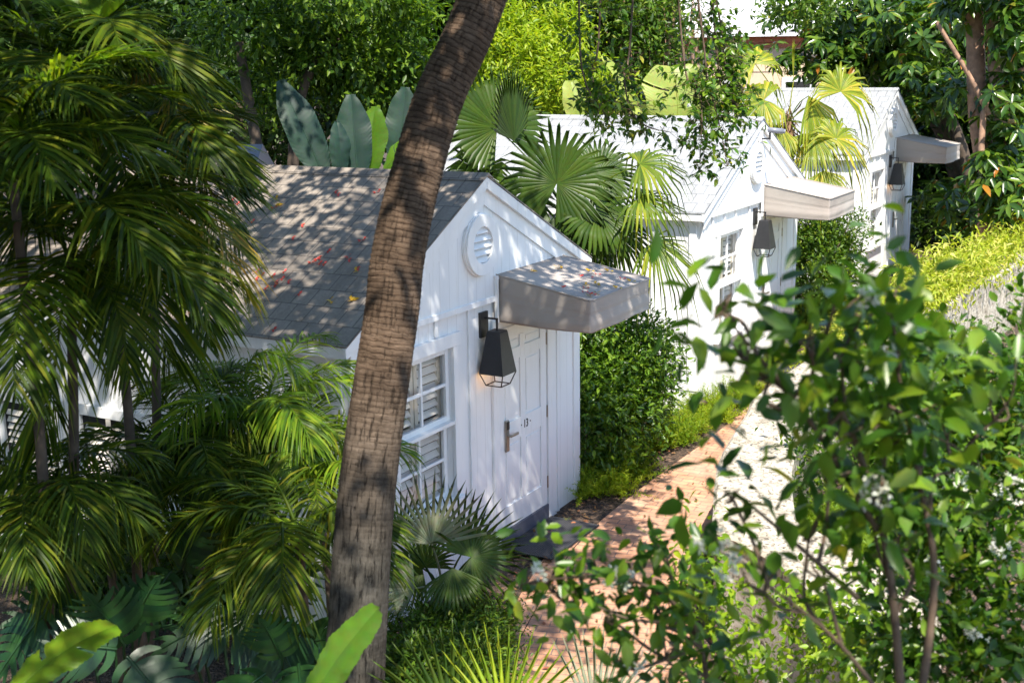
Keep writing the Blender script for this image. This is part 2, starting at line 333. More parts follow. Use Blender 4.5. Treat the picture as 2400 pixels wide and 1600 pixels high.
class MB:
    def __init__(s): s.v = []; s.f = []; s.uv = []
    def add(s, V, F):
        k = len(s.v); s.v += [tuple(map(float, p)) for p in V]; s.f += [tuple(i+k for i in f) for f in F]; return s
    def box(s, x0, x1, y0, y1, z0, z1):
        V = [(x, y, z) for x in (x0, x1) for y in (y0, y1) for z in (z0, z1)]
        return s.add(V, [(0, 1, 3, 2), (4, 6, 7, 5), (0, 4, 5, 1), (2, 3, 7, 6), (0, 2, 6, 4), (1, 5, 7, 3)])
    def prism(s, poly, vec):
        """closed polygon (3D points) swept by vec"""
        n = len(poly); P = [np.array(p, float) for p in poly]; Q = [p+np.array(vec, float) for p in P]
        return s.add(P+Q, [tuple(range(n-1, -1, -1)), tuple(range(n, 2*n))]+[(i, (i+1) % n, n+(i+1) % n, n+i) for i in range(n)])
    def bar(s, a, b, w, h=None, up=(0, 0, 1)):
        h = h or w; a = np.array(a, float); b = np.array(b, float); d = unit(b-a)
        u = np.array(up, float)
        if abs(d@u) > .95: u = np.array([1.0, 0, 0])
        r = unit(np.cross(d, u)); u = np.cross(r, d)
        P = [a+r*w/2*i+u*h/2*j for i, j in ((-1, -1), (1, -1), (1, 1), (-1, 1))]
        return s.prism(P, b-a)
    def tube(s, pts, r, sides=7, uvs=None, noise_r=None, cap=True):
        V, F = tube_np(pts, r, sides); return s.add(V, [tuple(f) for f in F])
    def ring(s, c, r0, r1, x0, x1, n=28):
        """flat annulus in a plane of constant x (facade), thickness x0..x1"""
        V = []; F = []
        for k in range(n):
            a = 2*math.pi*k/n
            for rr, x in ((r0, x0), (r1, x0), (r1, x1), (r0, x1)):
                V.append((x, c[0]+rr*math.cos(a), c[1]+rr*math.sin(a)))
        for k in range(n):
            j = (k+1) % n
            for q in range(4):
                F.append((4*k+q, 4*j+q, 4*j+(q+1) % 4, 4*k+(q+1) % 4))
        return s.add(V, F)
    def build(s, name, mat, parent=None, loc=None, world=False, smooth=False, bevel=0):
        """vertices in the parent's own coordinates unless world"""
        me = bpy.data.meshes.new(name)
        b = np.zeros(3)
        if world: b = base_of(parent) if parent is not None else np.array(loc if loc is not None else (0, 0, 0), float)
        me.from_pydata([tuple(np.array(p)-b) for p in s.v], [], s.f); me.update()
        if mat: me.materials.append(mat)
        if smooth:
            for p in me.polygons: p.use_smooth = True
        o = bpy.data.objects.new(name, me); COL.objects.link(o)
        if parent is not None: o.parent = parent
        elif loc is not None: o.location = loc
        import bmesh
        bm = bmesh.new(); bm.from_mesh(me); bmesh.ops.recalc_face_normals(bm, faces=bm.faces); bm.to_mesh(me); bm.free()
        if bevel:
            md = o.modifiers.new('bevel', 'BEVEL'); md.width = bevel; md.segments = 2; md.limit_method = 'ANGLE'
        return o

def tube_np(pts, r, sides=7):
    P = np.array(pts, float); n = len(P); r = np.broadcast_to(np.array(r, float), (n,)) if np.ndim(r) < 2 else np.array(r)
    T = np.gradient(P, axis=0); T /= np.linalg.norm(T, axis=1)[:, None]+1e-12
    u = np.array([0, 0, 1.0]) if abs(T[0][2]) < .9 else np.array([1.0, 0, 0])
    V = []
    for i in range(n):
        a = unit(np.cross(T[i], u)); b = np.cross(T[i], a); u = -b if (np.cross(a, T[i])@u) < 0 else np.cross(a, T[i])
        b = np.cross(a, T[i])
        for k in range(sides):
            t = 2*math.pi*k/sides; rr = r[i] if np.ndim(r[i]) == 0 else r[i][k]
            V.append(P[i]+rr*(math.cos(t)*a+math.sin(t)*b))
    F = []
    for i in range(n-1):
        for k in range(sides):
            j = (k+1) % sides; F.append((i*sides+k, i*sides+j, (i+1)*sides+j, (i+1)*sides+k))
    return np.array(V), np.array(F)

class LB:
    """batches of numpy geometry merged into one mesh"""
    def __init__(s): s.V = []; s.F3 = []; s.F4 = []; s.n = 0
    def add(s, V, F):
        V = np.asarray(V, float).reshape(-1, 3)
        for f in F:
            f = np.asarray(f, int)
            if len(f) == 0: continue
            (s.F3 if f.shape[1] == 3 else s.F4).append(f+s.n)
        s.V.append(V); s.n += len(V); return s
    def build(s, name, mat, parent=None, smooth=True, loc=None):
        F = []
        if s.F3: F.append(np.concatenate(s.F3))
        if s.F4: F.append(np.concatenate(s.F4))
        return mesh_np(name, np.concatenate(s.V), F, mat, parent, smooth, loc=loc)

# leaf templates: (across, along, up)
T7 = np.array([(0, 0, 0), (0, .5, -.02), (0, 1, -.10), (-.42, .26, .05), (-.40, .62, .05), (.42, .26, .05), (.40, .62, .05)], float)
T7F = ([(1, 2, 4), (2, 1, 6)], [(0, 1, 4, 3), (0, 5, 6, 1)])
T4 = np.array([(0, 0, 0), (-.5, .48, .07), (0, 1, -.06), (.5, .48, .07)], float)
T4F = ([(0, 2, 1), (0, 3, 2)], [])
def leaves(P, D, N, L, W, tmpl='7'):
    T, (f3, f4) = (T7, T7F) if tmpl == '7' else (T4, T4F)
    D = D/(np.linalg.norm(D, axis=1)[:, None]+1e-9)
    Sx = np.cross(D, N); Sx /= np.linalg.norm(Sx, axis=1)[:, None]+1e-9
    N = np.cross(Sx, D); n = len(P); k = len(T)
    L = np.broadcast_to(L, (n,)); W = np.broadcast_to(W, (n,))
    V = P[:, None, :] + T[None, :, 0, None]*(Sx*W[:, None])[:, None, :] + T[None, :, 1, None]*(D*L[:, None])[:, None, :] + T[None, :, 2, None]*(N*L[:, None])[:, None, :]
    off = (np.arange(n)*k)[:, None, None]
    F = []
    if f3: F.append((np.array(f3)[None]+off).reshape(-1, 3))
    if f4: F.append((np.array(f4)[None]+off).reshape(-1, 4))
    return V.reshape(-1, 3), F
def rn(rng, n):
    v = rng.normal(size=(n, 3)); return v/(np.linalg.norm(v, axis=1)[:, None]+1e-9)
def sprays(rng, lb, C, O, per, L, aspect=.45, spread=.12, droop=.1, tmpl='4', up=.8):
    """leaf sprays: each centre C with outward direction O carries `per` leaves"""
    n = len(C); idx = np.repeat(np.arange(n), per); m = len(idx)
    D = O[idx]*.7 + rn(rng, m)*.9 + np.array([0, 0, -droop])
    P = C[idx] + rng.normal(size=(m, 3))*spread
    N = O[idx]*.45 + np.array([0, 0, up]) + rn(rng, m)*.55
    Ls = L*rng.uniform(.6, 1.25, m)
    lb.add(*leaves(P, D, N, Ls, Ls*aspect*rng.uniform(.85, 1.2, m), tmpl))
def blob_points(rng, c, r, n, fill=.5, lump=.28):
    """points through an uneven ellipsoid, most near its surface"""
    d = rn(rng, n); ph = rng.uniform(0, 6.28, (4, 3)); k = rng.uniform(2, 5, (4, 3))
    lum = sum(np.sin(d@k[i]*1.0 + ph[i, 0])*np.cos(d@k[i][::-1]*1.3+ph[i, 1]) for i in range(4))/2.2
    q = fill + (1-fill)*np.sqrt(rng.uniform(0, 1, n)); q = q*(1+lump*lum)
    return np.array(c) + d*q[:, None]*np.array(r), d

def curve_pts(ctrl, n):
    """Catmull-Rom through control points"""
    P = np.array(ctrl, float); P = np.vstack([2*P[0]-P[1], P, 2*P[-1]-P[-2]]); m = len(P)-3; out = []
    for t in np.linspace(0, m-1e-6, n):
        i = int(t); u = t-i; a, b, c, d = P[i:i+4]
        out.append(.5*((2*b)+(c-a)*u+(2*a-5*b+4*c-d)*u*u+(3*b-a-3*c+d)*u**3))
    return np.array(out)

# ------------------------------------------------------------------ the setting
def sheet(name, rows, mat, dz=0.0, uvs=None, label=None):
    """rows of points across a strip"""
    R = [np.array(r, float) for r in rows]; k = len(R[0]); V = np.concatenate(R); V[:, 2] += dz
    F = [(i*k+j, i*k+j+1, (i+1)*k+j+1, (i+1)*k+j) for i in range(len(R)-1) for j in range(k-1)]
    o = mesh_np(name, V, [np.array(F)], mat, uv=uvs); o['kind'] = 'structure'; return o
ys = [-160, -12, -6, 0, 6, 12, 18, 26, 60, 220]
sheet('ground', [[(x, y, gz(y)) for x in (-160, -20, -6, 0, 6, 20, 160)] for y in ys], M['soil'])
pc = curve_pts([(2.9, -7.5), (2.35, -4.6), (1.95, -2.9), (1.55, -1.6), (1.22, -.4), (1.08, .8), (1.0, 2.4), (.95, 4.6), (.85, 7.5), (.85, 11), (.9, 16)], 60)
rows = []; uvs = []; sacc = 0
for i, p in enumerate(pc):
    t = unit(np.append(pc[min(i+1, len(pc)-1)]-pc[max(i-1, 0)], 0))[:2]; nn = np.array([t[1], -t[0]])
    if i: sacc += np.linalg.norm(p-pc[i-1])
    hw = np.interp(p[1], [-6, -2.5, 0, 3, 12], [.75, .72, .60, .42, .45])
    row = []
    for e in np.linspace(-1, 1, 5):
        q = p+nn*hw*e; row.append((q[0], q[1], gz(q[1]))); uvs.append((hw*e, sacc))
    rows.append(row)
sheet('brick_path', rows, M['brick'], .012, uvs)
rows = []; uvs = []
for i, p in enumerate(pc[:26]):
    t = unit(np.append(pc[i+1]-pc[max(i-1, 0)], 0))[:2]; nn = np.array([t[1], -t[0]]); hw = np.interp(p[1], [-6, -2.5, 0, 3, 12], [.75, .72, .60, .42, .45])
    a, b = p-nn*(hw+.21), p-nn*(hw+.006); rows.append([(a[0], a[1], gz(a[1])), (b[0], b[1], gz(b[1]))]); s_ = i*.32
    uvs += [(0+3, s_), (.205+3, s_)]
sheet('path_border', rows, M['brick'], .017, uvs)
sheet('driveway', [[(x, y, gz(y)) for x in (4.2, 6, 8.5, 13)] for y in (5.5, 8, 12, 16, 26)], M['gravel'], .006)

# ------------------------------------------------------------------ cottages
Y0, Y1, YR, ZR, ZB = -3.25, .71, -1.22, 3.63, 2.45
XB = -5.0
glass_m, gn, gl, gb, gout = new_mat('window_glass')
tr = gn.new('ShaderNodeBsdfTransparent'); gg = gn.new('ShaderNodeBsdfGlossy'); gg.inputs['Roughness'].default_value = .03; gm = gn.new('ShaderNodeMixShader'); gm.inputs[0].default_value = .05
gl.new(tr.outputs[0], gm.inputs[1]); gl.new(gg.outputs[0], gm.inputs[2]); gl.new(gm.outputs[0], gout.inputs[0])

def awning_mesh(seed):
    rng = random.Random(seed)
    ya, yb, xf = -1.0, .29, 1.0; r = .025
    path = []                                   # outline in plan, from the wall along near side, front, far side
    for t in np.linspace(0, 1, 13)[:-1]: path.append((t*(xf-r)+.005, ya))
    for a in (0, 30, 60, 90): path.append((xf-r+r*math.sin(rad(a)), ya+r-r*math.cos(rad(a))))
    for t in np.linspace(0, 1, 17)[1:-1]: path.append((xf, ya+r+t*(yb-ya-2*r)))
    for a in (0, 30, 60, 90): path.append((xf-r+r*math.cos(rad(a)), yb-r+r*math.sin(rad(a))))
    for t in np.linspace(1, 0, 13)[1:]: path.append((t*(xf-r)+.005, yb))
    n = len(path); P = np.array(path); m = 19
    ztop = 2.70-.175*P[:, 0]/xf
    V = []; F = []
    ph = [rng.uniform(0, 6) for _ in range(6)]
    for j in range(m):
        v = j/(m-1)
        for i in range(n):
            s = i/(n-1); zb = 2.255-.012*math.sin(s*math.pi*3+.3)**2-.025*(P[i, 0]/xf)
            z = ztop[i]*(1-v)+zb*v
            k = .006*math.sin(15*v+4*s+ph[0])*v*v + .004*math.sin(38*s+ph[1]+5*v)*v + .003*math.sin(90*s+ph[2])*v-.006*math.sin(math.pi*min(1, v*1.4))+(-.006 if .42 < v < .5 else 0)
            t = P[min(i+1, n-1)]-P[max(i-1, 0)]; nn = np.array([t[1], -t[0]]); nn = nn/np.linalg.norm(nn)
            V.append((P[i, 0]+nn[0]*k*(1 if P[i, 0] > .04 else 0), P[i, 1]+nn[1]*k, z))
    for j in range(m-1):
        for i in range(n-1): F.append((j*n+i, j*n+i+1, (j+1)*n+i+1, (j+1)*n+i))
    # roof sheet of the awning: join near and far side points
    k0 = len(V); half = n//2; nx, ny = 9, 12
    for a in range(nx+1):
        for b in range(ny+1):
            x = .005+a/nx*(xf-.005); y = ya+b/ny*(yb-ya)
            if a == nx and b in (0, ny): x -= .007; y += .007 if b == 0 else -.007
            sag = -.012*math.sin(math.pi*a/nx)*math.sin(math.pi*b/ny)
            V.append((x, y, 2.702-.175*x/xf+sag))
    for a in range(nx):
        for b in range(ny):
            q = k0+a*(ny+1)+b; F.append((q, q+ny+1, q+ny+2, q+1))
    return V, F

def cottage(dy, dz, roofm, label, number, seed, eave_z=2.50):
    R = root('cottage', (0, dy, dz), label, 'cottage', 'row of white board cottages along the path')
    ZE = eave_z; ZE2 = 2.60
    sl = (ZR-ZE)/(YR+3.36); sr = (ZR-ZE2)/(.87-YR)
    zl = lambda y: ZR-.05-(YR-y)*sl if y < YR else ZR-.05-(y-YR)*sr
    wy0, wy1, wz0, wz1 = -2.62, -1.76, .78, 2.17
    b = MB()
    z0 = -.35
    b.box(-.12, 0, Y0, wy0, z0, ZB).box(-.12, 0, wy1, Y1, z0, ZB).box(-.12, 0, wy0, wy1, z0, wz0).box(-.12, 0, wy0, wy1, wz1, ZB)
    b.prism([(-.12, Y0, ZB+.001), (-.12, Y1, ZB+.001), (-.12, Y1, zl(Y1)), (-.12, YR, zl(YR)), (-.12, Y0, zl(Y0))], (.15, 0, 0))     # gable stands 3 cm proud
    b.box(XB, -.121, Y0, Y0+.12, z0, zl(Y0)-.02).box(XB, -.121, Y1-.12, Y1, z0, zl(Y1)-.02)
    b.box(XB-.12, XB-.001, Y0, Y1, z0, ZE)
    b.build('wall', M['boards'], R)
    # battens, corner boards, frieze
    t = MB()
    for y, wd in ((-3.19, .12), (-2.86, .045), (-1.46, .05), (.645, .13)): t.box(.0005, .022, y-wd/2, y+wd/2, z0, ZB-.003)
    t.box(.0005, .022, .20, .235, z0, ZB-.003)
    for y in (-2.42, -2.0): t.box(.0005, .022, y-.022, y+.022, wz1+.13, ZB-.003)
    for s, ye, ze, slope in ((-1, -3.36, ZE, sl), (1, .87, ZE2, sr)):
        a = np.array([.0, YR, zl(YR)-.03]); e = np.array([.0, ye+(.10 if s < 0 else -.15), 0]); e[2] = ZR-.05-abs(e[1]-YR)*slope-.03
        d = np.array([0, 0, -.19])
        t.prism([a+[.031, 0, 0], e+[.031, 0, 0], e+[.031, 0, 0]+d, a+[.031, 0, 0]+d], (.018, 0, 0))
    # gable cladding grooves as thin battens above the belt
    t.box(.0305, .045, Y0, Y1, ZB+.001, ZB+.055)
    # side wall boards
    for x in (-.10, -.62, -1.14, -1.66, -2.18, -3.15, -4.2): t.box(x-.05, x+.05, Y0-.022, Y0-.0005, z0, ZE-.17)
    t.box(XB, -.001, Y0-.03, Y0-.0005, ZE-.169, ZE+.02)
    t.build('trim_boards', M['white'], R, bevel=.003)
    # roof
    rf = MB()
    for ye, ze, flip in ((-3.36, ZE, 1), (.87, ZE2, -1)):
        rf.prism([(XB-.15, YR, ZR), (XB-.15, ye, ze), (XB-.15, ye, ze-.014), (XB-.15, YR, ZR-.017)], (-XB+.15+.09, 0, 0))
    ro = rf.build('roof', roofm, R)
    rc = MB(); rc.prism([(XB-.16, YR-.10, ZR-.045), (XB-.16, YR, ZR+.018), (XB-.16, YR+.10, ZR-.04), (XB-.16, YR, ZR-.01)], (-XB+.16+.10, 0, 0))
    rc.build('ridge_cap', roofm, ro)
    fb = MB()
    for ye, ze, slope in ((-3.36, ZE, sl), (.87, ZE2, sr)):
        fb.prism([(.05, YR, ZR-.019), (.05, ye, ze-.016), (.05, ye, ze-.115), (.05, YR, ZR-.125)], (.034, 0, 0))
    fb.box(XB, .049, -3.352, -3.33, ZE-.11, ZE-.012)
    fb.prism([(XB, -3.325, ZE-.075), (XB, Y0-.031, ZE-.06), (XB, Y0-.031, ZE-.075), (XB, -3.325, ZE-.09)], (-XB+.045, 0, 0))
    fb.build('fascia', M['white'], R, bevel=.004)
    # vent
    vc = (-1.30, 3.01)
    v = MB(); v.ring(vc, .165, .275, .0305, .085, 40); v.ring(vc, .245, .285, .0305, .060, 40)
    vo = v.build('gable_vent', M['white'], R, bevel=.004)
    k = MB(); n = 24
    k.prism([(.032, vc[0]+.17*math.cos(a), vc[1]+.17*math.sin(a)) for a in np.linspace(0, 2*math.pi, n, endpoint=False)], (.004, 0, 0)); k.build('vent_dark_disc', M['dark_gap'], vo)  # dark disc on the gable, painted as depth behind the slats
    s = MB()
    for zz in (-.125, -.06, .005, .07, .135):
        hw = math.sqrt(max(.0005, .168**2-zz**2)); s.prism([(.072, vc[0]-hw, vc[1]+zz-.035), (.076, vc[0]-hw, vc[1]+zz-.028), (.045, vc[0]-hw, vc[1]+zz+.022), (.041, vc[0]-hw, vc[1]+zz+.015)], (0, 2*hw, 0))
    s.build('vent_slat', M['white'], vo)
    # window
    wd = MB()
    for a in ((wy0-.10, wy0), (wy1, wy1+.10)): wd.box(.001, .034, a[0], a[1], wz0, wz1)
    wd.box(.001, .038, wy0-.12, wy1+.12, wz1+.001, wz1+.12)
    wo = wd.build('window', M['white'], R, bevel=.004)
    si = MB(); si.box(-.1, .075, wy0-.12, wy1+.12, wz0-.045, wz0-.001); si.build('sill', M['white'], wo, bevel=.005)
    zm = 1.485; sa = MB()
    def sash(x0, x1, za, zb):
        sa.box(x0, x1, wy0+.002, wy0+.055, za, zb).box(x0, x1, wy1-.055, wy1-.002, za, zb)
        sa.box(x0, x1, wy0+.056, wy1-.056, zb-.055, zb).box(x0, x1, wy0+.056, wy1-.056, za, za+.05)
        ym = (wy0+wy1)/2; sa.box(x0+.006, x1-.004, ym-.014, ym+.014, za+.051, zb-.056)
        zc = (za+zb)/2; sa.box(x0+.006, x1-.002, wy0+.056, ym-.015, zc-.014, zc+.014).box(x0+.006, x1-.002, ym+.015, wy1-.056, zc-.014, zc+.014)
    sash(-.055, -.022, zm+.012, wz1-.002); sash(-.092, -.06, wz0+.002, zm+.01)
    sa.box(-.10, .028, wy0+.001, wy1-.001, zm-.022, zm+.011)
    sa.build('sash', M['white'], wo, bevel=.003)
    gp = MB(); gp.box(-.044, -.040, wy0+.05, wy1-.05, zm+.05, wz1-.05).box(-.080, -.076, wy0+.05, wy1-.05, wz0+.05, zm-.03); gp.build('glass', glass_m, wo)
    sh = MB(); fr = MB(); ym = (wy0+wy1)/2
    for ya, yb in ((wy0+.01, ym-.008), (ym+.008, wy1-.01)):
        fr.box(-.135, -.112, ya, ya+.05, wz0, wz1).box(-.135, -.112, yb-.05, yb, wz0, wz1).box(-.135, -.112, ya+.051, yb-.051, zm-.05, zm+.05)
        z = wz0+.03
        while z < wz1-.05:
            if abs(z-zm) > .06: sh.prism([(-.108, ya+.051, z-.026), (-.104, ya+.051, z-.022), (-.140, ya+.051, z+.030), (-.144, ya+.051, z+.026)], (0, yb-ya-.102, 0))
            z += .078
    so_ = fr.build('shutter', M['slat'], wo); sh.build('shutter_slats', M['louvre_shade'], wo)
    dk = MB(); dk.box(-.19, -.17, wy0-.05, wy1+.05, wz0-.05, wz1+.05); dk.build('dark_backing', M['dark_gap'], wo)
    # side windows with louvred shutters
    for xa, xb_ in ((-3.02, -2.30), (-4.08, -3.36)):
        w2 = MB(); za, zb = .42, 1.55; y = Y0
        w2.box(xa-.09, xa, y-.035, y-.001, za, zb).box(xb_, xb_+.09, y-.035, y-.001, za, zb).box(xa-.1, xb_+.1, y-.04, y-.001, zb+.001, zb+.1).box(xa-.1, xb_+.1, y-.07, y-.001, za-.07, za-.001)
        wq = w2.build('window', M['white'], R, bevel=.004)
        d2 = MB(); d2.box(xa, xb_, y-.006, y-.001, za, zb); d2.build('dark_backing', M['dark_gap'], wq)  # dark panel on the wall face, painted as shade between slats
        l2 = MB(); z = za+.05
        while z < zb-.03:
            l2.prism([(xa+.05, y-.034, z-.024), (xa+.05, y-.031, z-.019), (xa+.05, y-.008, z+.02), (xa+.05, y-.010, z+.015)], (xb_-xa-.1, 0, 0)); z += .07
        l2.box((xa+xb_)/2-.03, (xa+xb_)/2+.03, y-.038, y-.0355, za, zb); l2.build('shutter_slats', M['louvre_shade'], wq)
    sk = MB(); sk.box(XB, -.001, Y0-.045, Y0-.0005, z0, .22).box(XB, -.001, Y0-.055, Y0-.0005, .2205, .26); sk.build('skirting', M['white'], R)
    # door
    ya, yb, za, zb = -.985, -.035, .165, 2.16
    d = MB(); d.box(-.03, .004, ya, yb, za, zb)
    st = .115; ymid = (ya+yb)/2
    X0, X1 = .0045, .020
    d.box(X0, X1, ya, ya+st, za, zb).box(X0, X1, yb-st, yb, za, zb).box(X0, X1, ymid-.045, ymid+.045, za+.23, zb-.11)
    for a, c in ((za, za+.229), (1.025, 1.225), (1.82, 1.935), (zb-.109, zb)):
        if a in (za,) or c == zb: d.box(X0, X1, ya+st+.0005, yb-st-.0005, a, c)
        else: d.box(X0, X1-.0005, ya+st+.0005, ymid-.0455, a, c).box(X0, X1-.0005, ymid+.0455, yb-st-.0005, a, c)
    for a, c in ((za+.23, 1.024), (1.226, 1.819), (1.936, zb-.11)):
        for p, q in ((ya+st, ymid-.045), (ymid+.045, yb-st)): d.box(X0-.002, .012, p+.035, q-.035, a+.035, c-.035)
    do = d.build('door', M['white'], R, bevel=.004)
    h = MB(); h.box(.021, .045, -.885, -.825, .955, 1.265); h.bar((.045, -.855, 1.115), (.085, -.855, 1.115), .022); h.bar((.078, -.865, 1.115), (.078, -.715, 1.112), .020, .026)
    h.build('lock_handle', M['grey_metal'], do, bevel=.006)
    hr = MB(); hr.box(.0455, .052, -.878, -.832, 1.175, 1.255); hr.build('card_reader', M['black_metal'], do, bevel=.004)
    hg = MB()
    for zz in (.40, 1.15, 1.9): hg.tube([(.022, yb+.008, zz-.06), (.022, yb+.008, zz+.06)], .009, 8)
    hg.build('hinges', M['grey_metal'], do)
    if number:
        tc = bpy.data.curves.new('door_number', 'FONT'); tc.body = number; tc.size = .115; tc.align_x = 'CENTER'; tc.align_y = 'CENTER'; tc.extrude = .0015; tc.offset = .0008
        to = bpy.data.objects.new('door_number', tc); COL.objects.link(to); to.parent = do; to.location = (.0225, -.465, 1.135); to.rotation_euler = (rad(90), 0, rad(90)); to.scale = (.85, 1.0, 1)
        dg = bpy.context.evaluated_depsgraph_get(); me = bpy.data.meshes.new_from_object(to.evaluated_get(dg)); me.name = 'door_number'
        mt = to.matrix_basis.copy(); bpy.data.objects.remove(to); to = bpy.data.objects.new('door_number', me); COL.objects.link(to); to.parent = do; to.matrix_basis = mt
        me.materials.clear(); me.materials.append(M['black_metal'])
    jm = MB(); jm.box(.0005, .032, ya-.10, ya-.006, -.1, zb+.02).box(.0005, .032, yb+.020, yb+.19, -.1, zb+.02).box(.0005, .034, ya-.10, yb+.19, zb+.021, zb+.12)
    jm.build('door_frame', M['white'], R, bevel=.005)
    th = MB(); th.box(.0005, .035, ya-.004, yb+.012, -.06, za-.002); th.build('threshold', M['slate'], R, bevel=.004)
    # awning
    V, F = awning_mesh(seed)
    a = MB(); a.add(V, F); ao = a.build('awning', M['canvas'], R, smooth=True)
    es = ao.modifiers.new('thick', 'SOLIDIFY'); es.thickness = .005
    pp = MB(); c0 = [(.01, -1.004, 2.702), (.985, -1.004, 2.531), (1.004, -.985, 2.529), (1.004, .275, 2.529), (.985, .294, 2.531), (.01, .294, 2.702)]
    for q in range(5): pp.tube([c0[q], c0[q+1]], .006, 6)
    pp.build('piping', M['canvas'], ao, smooth=True)
    f2 = MB(); f2.box(.034, .062, -1.045, -1.012, 2.25, 2.69).box(.034, .062, .302, .335, 2.25, 2.69).box(.035, .06, -1.01, .30, 2.655, 2.68); f2.build('awning_frame', M['white'], ao)
    return R
cottage(0, 0, M['roof_old'], 'nearest white cottage, weathered grey shingle roof littered with red petals, number 13 on its door', '· 13 ·', 3)
cottage(7.394, .153, M['roof_white'], 'middle white cottage with pale sunlit roof and cream awning, between two fan palms', None, 7, 2.55)
cottage(15.092, .342, M['roof_white'], 'farthest white cottage, its gable end shaded by the big umbrella tree', None, 11, 2.54)

def lantern(loc, rz, label, lit):
    R = root('wall_lantern', loc, label, 'lantern', 'black wall lanterns on the cottages'); R.rotation_euler = (0, 0, rz)
    b = MB(); b.box(.002, .028, -.066, .066, -.12, .115); b.build('backplate', M['black_metal'], R, bevel=.003)
    a = MB(); a.bar((.028, 0, .06), (.168, 0, .06), .016).bar((.158, 0, .067), (.158, 0, -.045), .016); a.build('arm', M['black_metal'], R)
    c = .158
    def sq(h, z): return [(c-h, -h, z), (c+h, -h, z), (c+h, h, z), (c-h, h, z)]
    s = MB(); s.add(sq(.065, -.045)+sq(.07, -.06)+sq(.126, -.44)+sq(.119, -.44)+sq(.062, -.068), [(0, 1, 2, 3)]+[(4*k+i, 4*k+(i+1) % 4, 4*k+4+(i+1) % 4, 4*k+4+i) for k in range(4) for i in range(4)]+[(16, 17, 18, 19)])
    s.build('shade', M['black_metal'], R)
    g = MB(); lo = sq(.081, -.55); hi = sq(.121, -.441)
    for i in range(4): g.bar(lo[i], lo[(i+1) % 4], .009); g.bar(hi[i], lo[i], .009)
    g.build('cage', M['black_metal'], R)
    if lit:
        m = bpy.data.materials.get('lamp_bulb')
        if not m:
            m, n, l, bs, out = new_mat('lamp_bulb'); bs.inputs['Emission Color'].default_value = (1, .55, .2, 1); bs.inputs['Emission Strength'].default_value = 3
        k = MB(); k.tube([(c, 0, -.30), (c, 0, -.33), (c, 0, -.37), (c, 0, -.40), (c, 0, -.41)], [.012, .022, .03, .018, .004], 10); k.build('bulb', m, R, smooth=True)
        ld = bpy.data.lights.new('bulb_light', 'POINT'); ld.energy = .4; ld.color = (1, .5, .18); ld.shadow_soft_size = .03
        lo_ = bpy.data.objects.new('bulb_light', ld); COL.objects.link(lo_); lo_.parent = R; lo_.location = (c, 0, -.425)
    return R
lantern((0, -1.217, 2.27), 0, 'large black lantern beside the door of the nearest cottage', True)
lantern((0, -1.217+7.394, 2.27+.153), 0, 'sunlit greyish lantern beside the door of the middle cottage', False)
lantern((0, -1.217+15.092, 2.27+.342), 0, 'small dark lantern beside the door of the farthest cottage', True)
lantern((-1.28, -3.25+7.394-.022, 2.45), rad(-90), 'lantern on the side wall of the middle cottage, behind the nearest awning', False)

sc_ = root('security_camera', (.05, 6.174, 3.62), 'grey cylindrical security camera under the gable peak of the middle cottage', 'security camera')
b = MB(); b.box(-.0, .03, -.05, .05, -.16, -.02); b.build('mount', M['white'], sc_, bevel=.004)
b = MB(); b.bar((.03, .0, -.12), (.14, .02, -.12), .02).bar((.135, .02, -.125), (.135, .02, -.03), .022); b.build('bracket', M['black_metal'], sc_)
b = MB(); b.tube([(.10, .0, .0), (.12, .0, 0), (.30, .08, -.02), (.30, .08, -.02), (.33, .09, -.022)], [.001, .037, .037, .03, .03], 14); b.build('housing', M['camera_grey'], sc_, smooth=True)

# doormats
def doormat(dy, dz, label):
    R = root('doormat', (0, dy, dz), label, 'doormat', 'black rubber doormats')
    b = MB(); b.box(.045, .60, -1.02, .0, .014, .03)
    b.build('mat', M['rubber'], R, bevel=.008)
    r = MB()
    for k in range(21): r.bar((.07+k*.0255, -.99, .031), (.07+k*.0255, -.03, .031), .010, .006)
    r.build('ribs', M['rubber'], R)
doormat(0, 0, 'black ribbed rubber doormat with a red petal on it')
doormat(7.394, .153, 'grey looking rubber doormat at the middle cottage, seen through shrub leaves')

# path light
p = on_ground(1637, 990)
R = root('path_light', p, 'small bronze mushroom path light among the low ferns', 'path light')
b = MB(); b.tube([(0, 0, -.1), (0, 0, .27)], .014, 8); b.build('stake', M['black_metal'], R)
b = MB(); b.tube([(0, 0, .345), (0, 0, .33), (0, 0, .30), (0, 0, .265), (0, 0, .255), (0, 0, .27)], [.004, .03, .07, .115, .112, .02], 20); b.build('cap', M['bronze'], R, smooth=True)

# coral stone planter wall
H = 1.05
outer = [on_ground(*v, h=H) for v in ((1800, 905), (1753, 965), (1695, 1063), (1680, 1130), (1677, 1190))]
outer += [on_ground(*v, h=H) for v in ((1677, 1230), (1700, 1250), (1736, 1263), (1838, 1321), (1923, 1393), (2000, 1470))]
oc = curve_pts([(2.9, 17), (2.12, 9.8), (1.74, 5.8)]+[tuple(q[:2]) for q in outer], 90)
vv = []; ff = []
TH = .64
for i, q in enumerate(oc):
    t = unit(np.append(oc[min(i+1, len(oc)-1)]-oc[max(i-1, 0)], 0))[:2]; nn = np.array([-t[1], t[0]])
    zg = gz(q[1]); wob = .008*math.sin(i*1.7)+.006*math.sin(i*.6)
    inn = q+nn*TH
    for pt, z in ((q+nn*.0, zg-.2), (q+nn*.0, zg+H-.05), (q-nn*.02, zg+H-.03+wob*.3), (q+nn*.012, zg+H+wob), (inn-nn*.03, zg+H+wob), (inn, zg+H-.03), (inn, zg-.2)):
        vv.append((pt[0], pt[1], z))
